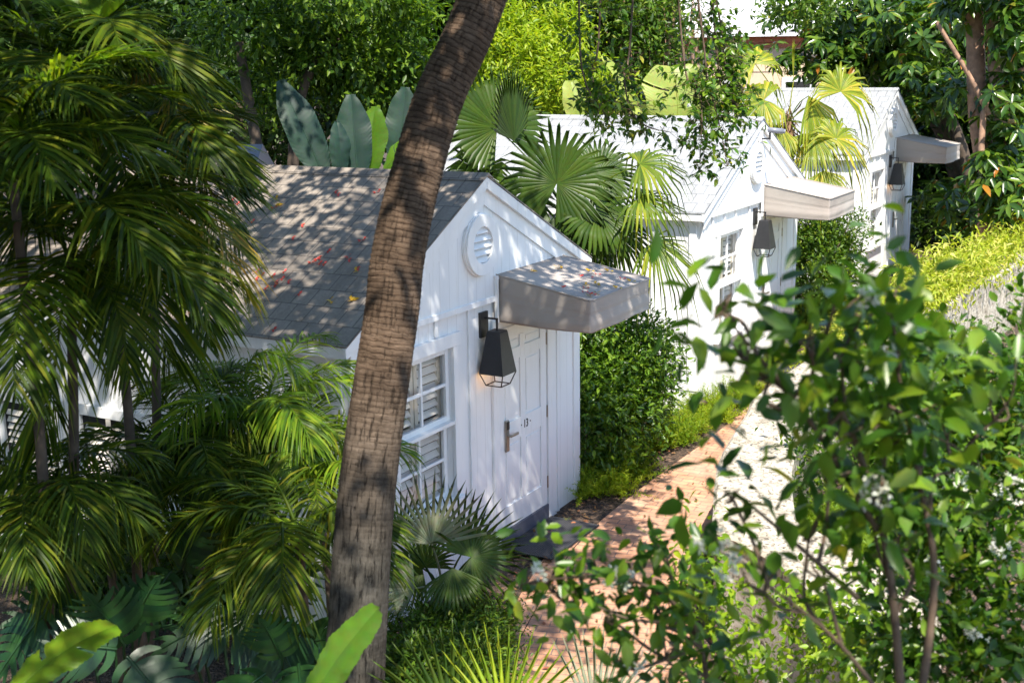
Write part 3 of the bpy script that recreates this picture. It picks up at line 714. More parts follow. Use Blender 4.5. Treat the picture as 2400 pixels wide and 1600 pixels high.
for i in range(len(oc)-1):
    for k in range(6): ff.append((i*7+k, i*7+k+1, (i+1)*7+k+1, (i+1)*7+k))
ff.append(tuple(range(7))); ff.append(tuple(len(vv)-7+k for k in range(6, -1, -1)))
b = MB(); b.add(vv, ff)
o = b.build('garden_wall', M['coral'], None, loc=(oc[60][0], oc[60][1], gz(oc[60][1])), world=True)
tags(o, 'curved low wall of pitted pale coral stone beside the brick path', 'wall')
WALL_TOP = H

# ------------------------------------------------------------------ plant builders
def camdir(phi):
    """horizontal world direction, phi degrees: 0 right in the view, 90 towards the viewer"""
    return cv(math.cos(rad(phi)), 0, math.sin(rad(phi)))
def pinnate(rng, base, phi, e0, L, droop, n=34, ll=.42, lw=.026, vee=.25, sag=.35, bare=.14, r0=.014, given=None):
    """feather palm frond: rachis with two rows of drooping leaflets"""
    if lw < .045: n = int(n*1.4); lw *= .74
    h = camdir(phi); up = np.array([0, 0, 1.0]); m = 16
    side = np.cross(h, up); pts = [np.array(base, float)]; tan = []
    curl = rng.normal()*.25
    for i in range(m):
        e = rad(e0-droop*(i/m)**1.15); d = h*math.cos(e)+up*math.sin(e)+side*curl*(i/m)*.5; d = unit(d); tan.append(d); pts.append(pts[-1]+d*L/m)
    tan.append(tan[-1]); pts = np.array(pts); tan = np.array(tan)
    if given is not None:
        pts = np.array(given); tan = np.gradient(pts, axis=0); tan /= np.linalg.norm(tan, axis=1)[:, None]
    lb = LB(); V, F = tube_np(pts, np.linspace(r0, .003, m+1), 5); lb.add(V, [F])
    t = np.linspace(bare, .995, n); idx = t*m; i0 = np.minimum(idx.astype(int), m-1); fr = (idx-i0)[:, None]
    B = pts[i0]*(1-fr)+pts[i0+1]*fr; T = tan[i0]*(1-fr)+tan[i0+1]*fr; T /= np.linalg.norm(T, axis=1)[:, None]
    Sd = np.cross(T, up); Sd /= np.linalg.norm(Sd, axis=1)[:, None]+1e-6; Nn = np.cross(Sd, T)
    prof = np.sin(np.clip((t-bare)/(1-bare)*.86+.14, 0, 1)*math.pi)**.55
    ang = np.interp(t, [0, 1], [rad(68), rad(26)])
    for sgn in (-1, 1):
        k = n; l = ll*prof*rng.uniform(.86, 1.1, k)
        a = ang+rng.normal(size=k)*.09
        D = T*np.cos(a)[:, None]+Sd*(sgn*np.sin(a))[:, None]+Nn*(vee+rng.normal(size=k)*.10)[:, None]; D /= np.linalg.norm(D, axis=1)[:, None]
        Wd = T-(np.sum(T*D, axis=1))[:, None]*D; Wd /= np.linalg.norm(Wd, axis=1)[:, None]
        Wd = Wd*.9+Nn*rng.normal(size=k)[:, None]*.25
        g = sag*rng.uniform(.6, 1.5, k)
        st = []
        for s, wq in ((0, .35), (.33, 1), (.7, .8)):
            c = B+D*(l*s)[:, None]-up*(g*l*s*s)[:, None]; hwid = Wd*(lw*.5*wq*(.6+.4*prof))[:, None]; st += [c-hwid, c+hwid]
        st.append(B+D*(l*.97)[:, None]-up*(g*l)[:, None])
        V = np.stack(st, 1).reshape(-1, 3); o = (np.arange(k)*7)[:, None]
        q = np.concatenate([o+np.array([[0, 1, 3, 2]]), o+np.array([[2, 3, 5, 4]])]); tr_ = o+np.array([[4, 5, 6]])
        lb.add(V, [q, tr_])
    return lb
def palm(name, crown, base, specs, label, seed, mat='palm', cat='palm', group=None, trunk_r=.032, trunk_mat='bark_dark', ctrl=None, frond='frond', **kw):
    rng = np.random.default_rng(seed); crown = np.array(crown, float)
    g = np.array([base[0], base[1], gz(base[1])])
    R = root(name, g, label, cat, group)
    mid = (g*.45+crown*.55)+np.array([.06, .05, 0])
    P = curve_pts([g-[0, 0, .1]]+(ctrl if ctrl else [mid])+[crown], 14)
    V, F = tube_np(P, np.linspace(trunk_r*1.15, trunk_r*.8, 14), 9); mesh_np('trunk', V, [F], M[trunk_mat], R, True)
    for sp in specs:
        phi, e0, L, dr = sp[:4]; mk = sp[4] if len(sp) > 4 else mat; ex = sp[5] if len(sp) > 5 else {}
        a = dict(kw); a.update(ex)
        pinnate(rng, crown+rng.normal(size=3)*.03, phi, e0, L, dr, **a).build(frond, M[mk], R)
    return R
def rand_specs(seed, n, L, e=(15, 80), d=(50, 120), mats=None, phis=(0, 360)):
    r = random.Random(seed); out = []
    for k in range(n):
        ph = phis[0]+(phis[1]-phis[0])*((k*.618) % 1)+r.uniform(-12, 12); el = r.uniform(*e)
        out.append((ph, el, L*r.uniform(.8, 1.15), r.uniform(*d))+((r.choice(mats),) if mats else ()))
    return out

def fan_leaf(rng, hub, nrm, upd, R, n=36, arc=290, split=.55, droop=.25, cup=.12, wid=1.0, pet=None, pr=.007, fold=.02):
    """palmate leaf: pleated segments joined round a hub, free and drooping at the tips"""
    hub = np.array(hub, float); N = unit(nrm); U = unit(np.array(upd)-N*np.dot(upd, N)); X = np.cross(U, N)
    A = np.radians(np.linspace(-arc/2, arc/2, n+1)); lb = LB(); down = np.array([0, 0, -1.0])
    def P(a, r, lift=0.0, dr=0.0):
        d = U*math.cos(a)+X*math.sin(a)
        return hub+d*r*R-N*(cup*-1)*(r*r)*R*.5+N*lift*R+down*dr*R
    for k in range(n):
        a0, a1 = A[k], A[k+1]; am = (a0+a1)/2; lr = (.80+.20*math.cos(am*.5)**2)*rng.uniform(.93, 1.06)
        w0 = (a1-a0)/2; dd = droop*rng.uniform(.5, 1.6); sp = split*rng.uniform(.9, 1.08)
        hw = w0*wid
        V = [P(am, .0), P(am-w0, sp*.5, 0, 0), P(am, sp*.5, fold*.6), P(am+w0, sp*.5, 0, 0),
             P(am-w0, sp, 0, dd*.05), P(am, sp, fold, dd*.05), P(am+w0, sp, 0, dd*.05),
             P(am-hw*.62*sp/(.8*lr+.001), .8*lr, 0, dd*.38), P(am, .8*lr, fold*.7, dd*.38), P(am+hw*.62*sp/(.8*lr+.001), .8*lr, 0, dd*.38), P(am, lr, 0, dd)]
        lb.add(V, [np.array([(0, 1, 2), (0, 2, 3), (7, 8, 10), (8, 9, 10)]), np.array([(1, 4, 5, 2), (2, 5, 6, 3), (4, 7, 8, 5), (5, 8, 9, 6)])])
    if pet is not None:
        V, F = tube_np(curve_pts([pet, (np.array(pet)*.5+hub*.5)+np.array([0, 0, .08]), hub], 8), np.linspace(pr*1.6, pr, 8), 6); lb.add(V, [F])
    return lb

def paddle_leaf(base, tip, nrm, width, arch=.12, tears=(), nseg=44, seed=0, fold=.25, wav=.004, blunt=False):
    """banana-like paddle leaf with midrib"""
    rng = np.random.default_rng(seed)
    b = np.array(base, float); t = np.array(tip, float); L = np.linalg.norm(t-b); d = (t-b)/L; N = unit(np.array(nrm)-d*np.dot(nrm, d)); X = np.cross(d, N)
    lb = LB(); k = 5; mid = []
    for sgn in (-1, 1):
        V = []; F = []
        for i in range(nseg+1):
            s = i/nseg; c = b+d*L*s+N*arch*L*math.sin(math.pi*min(1, s*.9))*1.0; prof = (math.sin(math.pi*(s*.93+.035))**.55) if s < .97 else .25*(1-s)/.03
            if sgn == -1: mid.append(c)
            if blunt: prof = max(0, math.sin(math.pi*(s*.90+.085)))**.75 if s < .97 else max(0, .36*(1-s)/.03)
            hw = width/2*max(.0, prof)
            for j in range(k):
                u = j/(k-1); V.append(c+X*sgn*hw*u*(1+.03*math.sin(i*.37+seed))+d*hw*.35*u*u+N*((.0035*(i % 2)+.004*math.sin(i*.31+seed*2))*u*width*8+hw*fold*u-hw*.30*u*u+wav*math.sin(i*.9+sgn+seed)*u*u))
        for i in range(nseg):
            for j in range(k-1):
                if j >= 1 and (i, sgn) in tears: continue
                q = i*k+j; F.append((q, q+1, q+k+1, q+k) if sgn > 0 else (q, q+k, q+k+1, q+1))
        lb.add(V, [np.array(F)])
    V, F = tube_np(np.array(mid)-N*.003, np.linspace(width*.035, width*.008, nseg+1), 6); lb.add(V, [F])
    return lb

def split_leaf(rng, base, d, nrm, L, W, lobes=8):
    """deeply cut philodendron leaf"""
    b = np.array(base, float); d = unit(d); N = unit(np.array(nrm)-d*np.dot(nrm, d)); X = np.cross(d, N); lb = LB()
    dn = np.array([0, 0, -1.0])
    pos = lambda u, v: b+d*L*u+X*W*v-N*W*.35*v*v+dn*L*.20*u*u
    V = [pos(u, 0)+N*.004 for u in np.linspace(-.02, .95, 10)]
    Vt, Ft = tube_np(V, np.linspace(.010, .003, 10), 5); lb.add(Vt, [Ft])
    for sgn in (-1, 1):
        for k in range(lobes):
            u0 = .0+.86*k/lobes; u1 = u0+.86/lobes; fall = math.sin(math.pi*(.22+.70*(k+.5)/lobes))
            rows = []
            for q in np.linspace(0, 1, 6):
                v = sgn*q*.5*fall; shift = .22*q*q+(-.12 if k == 0 else 0)*q
                gapw = (u1-u0)*(.5 if q < .35 else .5*(1-.30*(q-.35))*(1 if q < .9 else .35))
                um = (u0+u1)/2+shift; rows += [pos(um-gapw, v), pos(um+gapw, v)]
            lb.add(rows, [np.array([(2*i, 2*i+1, 2*i+3, 2*i+2) for i in range(5)])])
    tipr = [pos(.86, -.07), pos(.86, .07), pos(1.0, -.05), pos(1.0, .05), pos(1.12, 0)]
    lb.add(tipr, [np.array([(0, 1, 3, 2)]), np.array([(2, 3, 4)])])
    return lb

def shrub(name, base, blobs, label, seed, mat, L, ncl, per=9, aspect=.45, tmpl='4', cat='shrub', group=None, stems=5, stem_mat='twig', spread=None, droop=.1, up=.8, extra=None, crown='foliage'):
    """blobs: (centre, radii, share)"""
    rng = np.random.default_rng(seed); g = np.array([base[0], base[1], gz(base[1])]) if len(base) == 2 else np.array(base, float)
    R = root(name, g, label, cat, group); lb = LB(); tot = sum(b[2] for b in blobs)
    for c, r, sh in blobs:
        C, O = blob_points(rng, c, np.array(r)*np.ones(3), max(3, int(ncl*sh/tot)))
        keep = C[:, 2] > gz(g[1])+.02; C, O = C[keep], O[keep]
        sprays(rng, lb, C, O, per, L, aspect, spread or L*1.1, droop, tmpl, up)
    lb.build(crown, M[mat], R)
    st = LB()
    for k in range(stems):
        c, r, sh = blobs[k % len(blobs)]; e = np.array(c)+rng.normal(size=3)*np.array(r)*.45
        P = curve_pts([g+rng.normal(size=3)*[.06, .06, 0], g*.4+e*.6+rng.normal(size=3)*.08, e], 9); V, F = tube_np(P, np.linspace(.022, .006, 9), 6); st.add(V, [F])
    if stems: st.build('stems', M[stem_mat], R)
    return R

# ------------------------------------------------------------------ the leaning palm in front
ctrl = [at(*v, 6.5) for v in ((826, 1700), (832, 1560), (843, 1400), (857, 1200), (876, 1030), (897, 880), (921, 720), (933, 610), (966, 450), (1025, 240), (1092, 90), (1150, -60), (1245, -300))]
p0 = np.array(ctrl[0]); p1 = np.array(ctrl[1]); dn_ = (p0-p1)/np.linalg.norm(p0-p1)
gb = p0.copy(); gb = p0+dn_*((p0[2]-gz(p0[1]))/-dn_[2]); gb[2] = gz(gb[1])
topd = unit(ctrl[-1]-ctrl[-2]); top = ctrl[-1]+np.array([-.1, -1.1, 3.2])
pts = curve_pts([gb-[0, 0, .2], gb*.5+p0*.5]+ctrl+[ctrl[-1]*.5+top*.5, top], 1100)
rng = np.random.default_rng(5)
R = root('leaning_palm', gb, 'tall leaning palm with a bare ringed grey-brown trunk in front of the nearest cottage', 'palm tree')
cl = np.concatenate([[0], np.cumsum(np.linalg.norm(np.diff(pts, axis=0), axis=1))]); sides = 40
wpx = np.interp(np.arange(len(pts)), np.linspace(0, len(pts)-1, 16), [.19, .168, .160, .157, .153, .148, .144, .138, .137, .134, .128, .126, .125, .122, .12, .12])
r = np.zeros((len(pts), sides)); ang = np.arange(sides)/sides*2*math.pi
nz_a = rng.normal(size=(9, 3))
for i in range(len(pts)):
    s = cl[i]; ringp = (s*36+.5*np.sin(ang*2+s*1.3)+.3*np.sin(ang*5+s*7)+.2*np.sin(ang*9+s*23)) % 1
    big = .012*np.sin(ang+s*1.1)+.008*np.sin(2*ang-s*1.9+1)+.006*np.sin(3*ang+s*3.3)
    amp = np.interp(s, [0, 3.2, 4.4, 6], [.0005, .0008, .0026, .003])
    r[i] = wpx[i]*(1+big*2.2)+amp*(ringp-.5)*2+rng.normal(size=sides)*.0006
for s0, a0, dep in ((2.2, 4.2, .02), (3.0, 5.0, .014), (3.9, 4.6, .016), (4.35, 5.3, .02), (4.9, 4.5, .02), (5.2, 5.2, .018), (2.75, 4.9, .014), (4.55, 4.2, .012), (5.05, 4.9, .018), (3.4, 4.3, .012)):
    r -= dep*np.exp(-(((cl[:, None]-s0)/.028)**2+((ang[None]-a0)/.16)**2))
V, F = tube_np(pts, r, sides)
uvv = np.stack([np.tile(ang*.13*1.0, len(pts)), np.repeat(cl, sides)], 1)
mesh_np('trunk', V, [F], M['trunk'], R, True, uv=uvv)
for k in range(9):
    pinnate(rng, top, k*137.5, rng.uniform(5, 70), 3.0, rng.uniform(50, 95), n=46, ll=.75, lw=.05, r0=.03, sag=.5).build('frond', M['palm'], R)

# ------------------------------------------------------------------ feather palms at the left
GA = 'feather palms beside the nearest cottage'
def pl(crown_px, base_px_d, *a, **k):
    c = at(*crown_px); b = at(*base_px_d); palm('feather_palm', c, b, *a, group=GA, cat='palm', **k)
H_ = dict(n=40, ll=.46, lw=.028)
pl((215, 235, 7.4), (235, 700, 7.6), [(20, 82, 1.0, 175, 'palm', dict(ll=.40)), (-20, 70, .95, 150), (120, 60, 1.3, 110), (170, 62, 1.3, 90, 'palm_lit'), (200, 35, 1.3, 80, 'palm_lit'), (90, 45, 1.2, 105), (250, 70, 1.3, 70), (300, 75, 1.4, 80), (60, 70, 1.2, 130), (150, 25, 1.1, 70), (10, 40, .75, 90), (190, 85, 1.2, 60, 'palm_lit'), (330, 86, 1.1, 50, 'palm_lit')], 'tall feather palm with yellowing drooping frond tips at the left, against the dark trees', 21, **H_)
pl((345, 395, 7.9), (270, 1100, 8.3), [(72, 5, 1.45, 62, 'palm', dict(ll=.52, n=46)), (35, 40, .9, 105), (0, 45, .72, 115, 'palm'), (110, 25, 1.2, 80), (170, 45, 1.2, 100), (210, 60, 1.2, 80), (280, 70, 1.2, 70), (320, 65, .85, 95), (20, 15, .7, 70), (55, 60, 1.3, 125)], 'feather palm whose long dark frond hangs over the grey roof edge', 22, **H_)
pl((165, 600, 6.9), (40, 1500, 7.2), [(95, 8, 1.35, 72, 'palm', dict(ll=.5, n=46)), (140, 30, 1.2, 90), (30, 30, 1.1, 95), (190, 40, 1.2, 90), (230, 60, 1.1, 70), (60, 55, 1.2, 115), (330, 60, 1.1, 90), (0, 60, 1.0, 110)], 'feather palm with a broad dark frond hanging before the shuttered side window', 23, **H_)
LIT = dict(n=40, ll=.36, lw=.022, sag=.5)
pl((610, 1000, 8.6), (610, 1330, 8.7), [(10, 70, 1.05, 130, 'palm_lit'), (60, 50, 1.0, 110, 'palm_lit'), (120, 55, 1.0, 110, 'palm_lit'), (180, 60, 1.05, 120, 'palm_lit'), (230, 60, .9, 90, 'palm_lit'), (300, 75, 1.0, 100, 'palm_lit'), (345, 60, 1.0, 95, 'palm_lit'), (90, 20, .9, 80), (150, 25, .9, 75), (30, 25, .9, 80), (200, 80, 1.0, 160, 'palm_lit')], 'sunlit bright green feather palm against the side wall of the nearest cottage', 24, **LIT)
pl((735, 1120, 8.4), (745, 1400, 8.5), [(20, 60, .8, 100, 'palm_lit'), (330, 70, .8, 90, 'palm_lit'), (80, 40, .85, 95), (140, 45, .9, 100), (180, 60, .8, 100, 'palm_lit'), (50, 60, .8, 110, 'palm_lit'), (270, 75, .8, 70, 'palm_lit')], 'small light green feather palm close behind the leaning trunk', 25, **LIT)
pl((700, 1250, 7.4), (640, 1500, 7.6), [(75, 40, 1.0, 120, 'palm', dict(ll=.40)), (110, 30, 1.0, 95), (20, 50, .7, 100), (160, 45, .95, 100), (190, 55, .9, 100), (230, 60, .8, 80), (45, 35, .85, 110)], 'feather palm with arching combed frond just left of the leaning trunk base', 26, **LIT)
pl((440, 1075, 8.3), (420, 1400, 8.4), [(190, 35, 1.0, 80), (150, 45, 1.1, 100), (95, 30, 1.0, 95), (60, 45, 1.0, 110), (20, 55, .95, 110), (230, 60, .9, 80), (300, 70, .9, 80), (340, 55, .9, 95), (120, 15, .9, 70)], 'dim feather palm among the others, right of the shuttered side window', 27, **LIT)
pl((90, 1190, 7.2), (90, 1500, 7.3), [(30, 50, .95, 110), (80, 45, 1.0, 110), (120, 40, 1.0, 100), (160, 60, .9, 100), (0, 65, .9, 100), (200, 60, .8, 80), (55, 70, 1.0, 140)], 'dark feather palm low in the bottom left corner of the garden', 28, **LIT)
pl((30, 420, 6.6), (0, 1000, 6.8), [(20, 50, 1.0, 100), (60, 50, 1.1, 110), (340, 65, 1.1, 90), (100, 30, 1.0, 90), (0, 75, 1.1, 90, 'palm_lit'), (45, 80, 1.1, 120)], 'feather palm cut by the left frame edge, catching a streak of sun', 29, **H_)

def frond_curve(pl_, seed, P, d, lpx, mat, n=44, lw=.026, vee=.2, sag=.45, bare=.05, r0=.012):
    """a frond whose rachis follows seen points"""
    rng = np.random.default_rng(seed); pts = curve_pts([at(x, y, d+dd) for x, y, dd in P], 17)
    pinnate(rng, pts[0], 0, 0, 1, 0, n=n, ll=lpx*d/FPX, lw=lw, vee=vee, sag=sag, bare=bare, r0=r0, given=pts).build('frond', M[mat], pl_)
pl((235, 1190, 7.9), (235, 1500, 8.0), [(20, 45, .8, 110), (70, 40, .85, 105), (120, 40, .85, 105), (165, 50, .85, 105), (210, 60, .8, 80), (330, 65, .8, 90), (95, 65, .9, 140)], 'dim feather palm in front of the shuttered side window', 35, **LIT)
FP = [o for o in COL.objects if o.name.startswith('feather_palm')]
for k, (ip, P, d, lpx, mat, kw) in enumerate([
    (1, [(326, 425, .3), (340, 490, .15), (352, 580, 0), (362, 670, -.1), (377, 770, -.1), (400, 850, 0)], 7.4, 235, 'palm', dict(n=52, lw=.03, sag=.35)),
    (2, [(175, 560, .1), (158, 650, 0), (143, 740, -.1), (129, 856, -.1), (112, 975, 0), (92, 1060, .1)], 6.9, 195, 'palm', dict(n=52, lw=.03, sag=.4)),
    (0, [(280, 225, 0), (335, 203, 0), (381, 211, -.05), (410, 250, -.1), (424, 320, -.1), (432, 410, -.1)], 7.5, 150, 'palm_gold', dict(n=38, lw=.018, sag=.2, vee=.5)),
    (0, [(225, 85, 0), (212, 150, -.1), (195, 230, -.15), (190, 300, -.15)], 7.0, 125, 'palm', dict(n=40, sag=.6)),
    (0, [(221, 95, 0), (195, 30, .0), (165, -40, .1)], 7.2, 120, 'palm_lit', dict(n=14, lw=.07, sag=.1, vee=.1)),
    (0, [(221, 95, 0), (240, 20, .0), (262, -50, .1)], 7.2, 130, 'palm_lit', dict(n=14, lw=.07, sag=.1, vee=.1)),
    (8, [(95, 175, 0), (45, 155, -.1), (-20, 165, -.1), (-80, 200, -.1)], 6.7, 110, 'palm_lit', dict(n=34, sag=.6)),
    (0, [(150, 420, .1), (112, 456, 0), (68, 517, -.1), (30, 600, -.1)], 7.0, 150, 'palm', dict(n=40, sag=.5)),
    (1, [(330, 400, .2), (400, 380, .1), (470, 420, 0), (530, 500, 0), (570, 590, 0)], 7.8, 140, 'palm', dict(n=42, sag=.6)),
    (1, [(330, 420, .1), (420, 440, .0), (500, 520, -.1), (545, 620, -.1), (585, 700, 0)], 7.6, 150, 'palm_gold', dict(n=40, sag=.5, lw=.018)),
    (1, [(330, 420, .1), (300, 480, .0), (262, 570, -.1), (245, 690, -.1)], 7.7, 150, 'palm', dict(n=40, sag=.6)),
    (3, [(590, 945, 0), (575, 880, 0), (600, 832, 0), (646, 828, -.05), (690, 860, -.1), (715, 920, -.1)], 8.5, 95, 'palm_lit', dict(n=40, sag=.7, lw=.02)),
    (3, [(592, 945, 0), (640, 935, -.1), (690, 965, -.15), (725, 1040, -.15)], 8.3, 110, 'palm_lit', dict(n=40, sag=.7)),
    (3, [(592, 945, 0), (530, 950, -.1), (480, 1000, -.15), (455, 1080, -.15)], 8.3, 120, 'palm_lit', dict(n=40, sag=.7)),
    (3, [(592, 950, 0), (570, 1010, -.2), (560, 1090, -.25), (560, 1160, -.2)], 8.2, 130, 'palm', dict(n=44, sag=.5)),
    (3, [(592, 950, 0), (660, 985, -.2), (700, 1060, -.25), (712, 1150, -.2)], 8.2, 120, 'palm_lit', dict(n=40, sag=.6)),
    (4, [(745, 1120, 0), (700, 1090, -.1), (640, 1110, -.15), (600, 1180, -.15)], 8.2, 110, 'palm_lit', dict(n=40, sag=.6)),
    (6, [(430, 1080, 0), (380, 1040, -.1), (320, 1060, -.15), (280, 1140, -.15)], 8.0, 120, 'palm', dict(n=40, sag=.6)),
    (1, [(340, 410, .1), (420, 520, -.1), (470, 660, -.2), (490, 800, -.2)], 7.7, 150, 'palm', dict(n=46, sag=.5)),
    (2, [(165, 600, 0), (230, 640, -.1), (280, 740, -.2), (300, 880, -.2)], 7.0, 150, 'palm', dict(n=46, sag=.5)),
    (0, [(225, 235, 0), (270, 330, -.1), (300, 430, -.2), (310, 560, -.2)], 7.3, 140, 'palm', dict(n=46, sag=.5)),
    (0, [(225, 235, 0), (150, 260, -.1), (90, 330, -.15), (60, 430, -.1)], 7.3, 140, 'palm_lit', dict(n=44, sag=.5)),
    (0, [(225, 150, 0), (290, 110, -.1), (360, 110, -.15), (420, 160, -.1)], 7.5, 120, 'palm_gold', dict(n=40, sag=.3, vee=.4)),
    (9, [(235, 1190, 0), (280, 1170, -.1), (330, 1210, -.15), (350, 1300, -.1)], 7.7, 120, 'palm', dict(n=40, sag=.6)),
    (5, [(790, 1340, .1), (755, 1285, 0), (715, 1245, -.05), (660, 1226, -.1), (600, 1235, -.1)], 7.3, 150, 'palm_lit', dict(n=40, sag=.8, lw=.024)),
    (5, [(720, 1150, .1), (640, 1130, 0), (570, 1160, -.05), (520, 1240, -.1), (500, 1330, 0)], 7.6, 140, 'palm', dict(n=42, sag=.7)),
    (6, [(330, 1090, .1), (410, 1080, 0), (480, 1120, -.1), (530, 1210, -.1)], 8.0, 140, 'palm', dict(n=42, sag=.7)),
    (7, [(20, 1080, .1), (60, 1120, 0), (85, 1220, -.1), (80, 1330, -.1)], 7.0, 140, 'palm', dict(n=42, sag=.6)),
    (7, [(60, 1180, .1), (110, 1210, 0), (135, 1300, -.1), (130, 1400, -.1)], 7.0, 130, 'palm', dict(n=42, sag=.6))]):
    frond_curve(FP[ip], 300+k, P, d, lpx, mat, **kw)

# ------------------------------------------------------------------ fan palms
def fan_palm(crown_px, base_px, fans, label, seed, mat, trunk_r=.06, fibre=False, group='fan palms between the cottages'):
    """fans: (hub px, hub py, depth, normal (r,u,b), upward (r,u,b), radius px, options)"""
    rng = np.random.default_rng(seed); c = at(*crown_px); b = at(*base_px); g = np.array([b[0], b[1], gz(b[1])])
    R = root('fan_palm', g, label, 'fan palm', group)
    V, F = tube_np(curve_pts([g-[0, 0, .1], g*.5+c*.5+[.05, 0, 0], c], 12), np.linspace(trunk_r*1.2, trunk_r, 12), 10); mesh_np('trunk', V, [F], M['bark_tan'], R, True)
    if fibre:
        lb = LB(); n = 420; t = rng.uniform(.62, 1.02, n); Pp = g+(c-g)*t[:, None]+rng.normal(size=(n, 3))*trunk_r*.8; D = rn(rng, n)*.5+np.array([0, 0, -.7]); D[: n//3, 2] *= -1
        lb.add(*leaves(Pp, D, rn(rng, n), rng.uniform(.12, .32, n), rng.uniform(.008, .02, n))); lb.build('fibres', M['fibre'], R)
    for f in fans:
        px, py, d, nr, ud, rp = f[:6]; o = dict(f[6]) if len(f) > 6 else {}
        mk = o.pop('mat', mat); R_ = rp*d/FPX
        fan_leaf(rng, at(px, py, d), cv(*nr), cv(*ud), R_, pet=c, **o).build('fan_leaf', M[mk], R)
    return R
fan_palm((1330, 500, 14.6), (1330, 900, 15), [
    (1305, 430, 13.8, (-.1, .2, 1), (.25, 1, .0), 185, dict(arc=335, droop=.26, split=.48, n=40)),
    (1165, 300, 14.9, (.35, .35, .8), (-.3, 1, 0), 165, dict(arc=300, droop=.10, split=.6, n=40, mat='fan')),
    (1205, 330, 14.7, (.9, .1, .35), (-.15, 1, 0), 185, dict(arc=150, droop=.02, n=26)),
    (1120, 400, 14.9, (-.5, .4, .7), (-.6, -.3, .4), 130, dict(droop=.3)),
    (1210, 470, 14.2, (-.2, .7, .7), (-.5, -.6, .3), 130, dict(droop=.35)),
    (1500, 385, 14.0, (-.15, .85, .45), (1, .35, .2), 135, dict(arc=230, droop=.75, split=.45, mat='fan_olive', n=30)),
    (1500, 465, 13.8, (.1, .9, .4), (1, -.1, .35), 125, dict(arc=230, droop=.75, split=.45, mat='fan_olive', n=30)),
    (1530, 570, 13.8, (.3, .8, .5), (.9, -.5, .4), 135, dict(arc=200, droop=.7, split=.4, mat='fan_olive', n=28)),
    (1400, 500, 13.9, (.2, .8, .6), (.7, -.5, .5), 140, dict(droop=.45)),
    (1290, 520, 13.9, (0, .6, .8), (-.2, -1, .3), 130, dict(droop=.4)),
    (1400, 410, 14.4, (.2, .5, .8), (.8, .7, 0), 125, dict(droop=.2)),
    (1340, 560, 13.9, (.2, .6, .8), (.3, -1, .3), 120, dict(droop=.4)),
    (1440, 545, 14.2, (.3, .6, .7), (.8, -.5, .2), 110, dict(droop=.5, mat='fan'))],
    'dark green fan palm with round pleated leaves between the nearest and middle cottages', 31, 'fan')
fan_palm((1848, 285, 20.6), (1850, 520, 20.8), [
    (1970, 215, 20.2, (.25, .35, .9), (.3, .9, 0), 112, dict(arc=250, droop=.75, split=.5, n=34)),
    (1790, 235, 20.4, (-.3, .5, .8), (-.7, .1, .2), 95, dict(droop=.8)),
    (1895, 225, 20.3, (.6, .3, .7), (.4, -.6, .2), 150, dict(arc=110, droop=.4, n=18)),
    (1960, 325, 20.1, (.3, .5, .8), (.2, .3, .3), 110, dict(arc=250, droop=.95, split=.45, n=34)),
    (1905, 310, 20.2, (-.2, .5, .8), (-.1, -.8, .3), 110, dict(arc=150, droop=.6)),
    (1770, 150, 21.0, (0, .6, .7), (-.3, .7, 0), 90, dict(droop=.8, arc=260)),
    (1930, 400, 20.1, (.2, .5, .8), (.1, -.9, .2), 90, dict(arc=140, droop=.5)),
    (1860, 190, 20.6, (.9, .1, .4), (.1, 1, 0), 95, dict(arc=22, n=6, droop=.0)),
    (1830, 300, 20.3, (-.3, .5, .8), (-.7, -.6, .3), 90, dict(droop=.7, arc=180))],
    'yellowing fan palm with ragged brown fibre on its trunk before the farthest cottage', 32, 'fan_yellow', .07, True)
fan_palm((1045, 1420, 10.2), (1050, 1490, 10.3), [
    (1012, 1275, 9.9, (.05, .2, .97), (0, 1, .1), 175, dict(arc=170, droop=.0, split=.36, n=20, mat='fan_silver', cup=.02)),
    (1080, 1300, 10.3, (.2, .5, .8), (.5, 1, -.3), 175, dict(arc=150, droop=.02, n=20, split=.34)),
    (1105, 1305, 9.9, (.25, .5, .8), (.8, .4, .2), 140, dict(arc=300, droop=.12, split=.38, n=30)),
    (972, 1378, 9.8, (-.1, .3, .9), (-.9, .25, .2), 105, dict(arc=150, droop=.12, n=16, mat='fan_silver')),
    (1060, 1330, 9.7, (.1, .5, .9), (.1, -.9, .5), 120, dict(arc=130, droop=.2, n=18)),
    (940, 1260, 10.0, (-.1, .4, .8), (-.5, .9, 0), 125, dict(arc=150, droop=.02, split=.36, n=18)),
    (990, 1330, 10.2, (-.2, .6, .7), (-.6, .6, 0), 110, dict(droop=.1))],
    'small silvery fan palm with stiff pointed leaves, right of the leaning trunk', 33, 'fan', .03, group='low fan palms')
fan_palm((1190, 1740, 6.0), (1190, 1790, 6.0), [
    (1185, 1700, 5.9, (0, .4, .9), (.05, 1, 0), 230, dict(arc=110, droop=-.02, split=.35, n=15, mat='leaf_lime')),
    (1060, 1690, 6.0, (0, .4, .9), (-.3, 1, 0), 240, dict(arc=90, droop=.02, split=.35, n=12)),
    (1400, 1690, 5.9, (0, .5, .9), (.2, 1, 0), 225, dict(arc=90, droop=-.02, split=.35, n=13, mat='fan_silver'))],
    'fan palm showing only its spiky leaf tips along the bottom edge', 34, 'fan', .03, group='low fan palms')

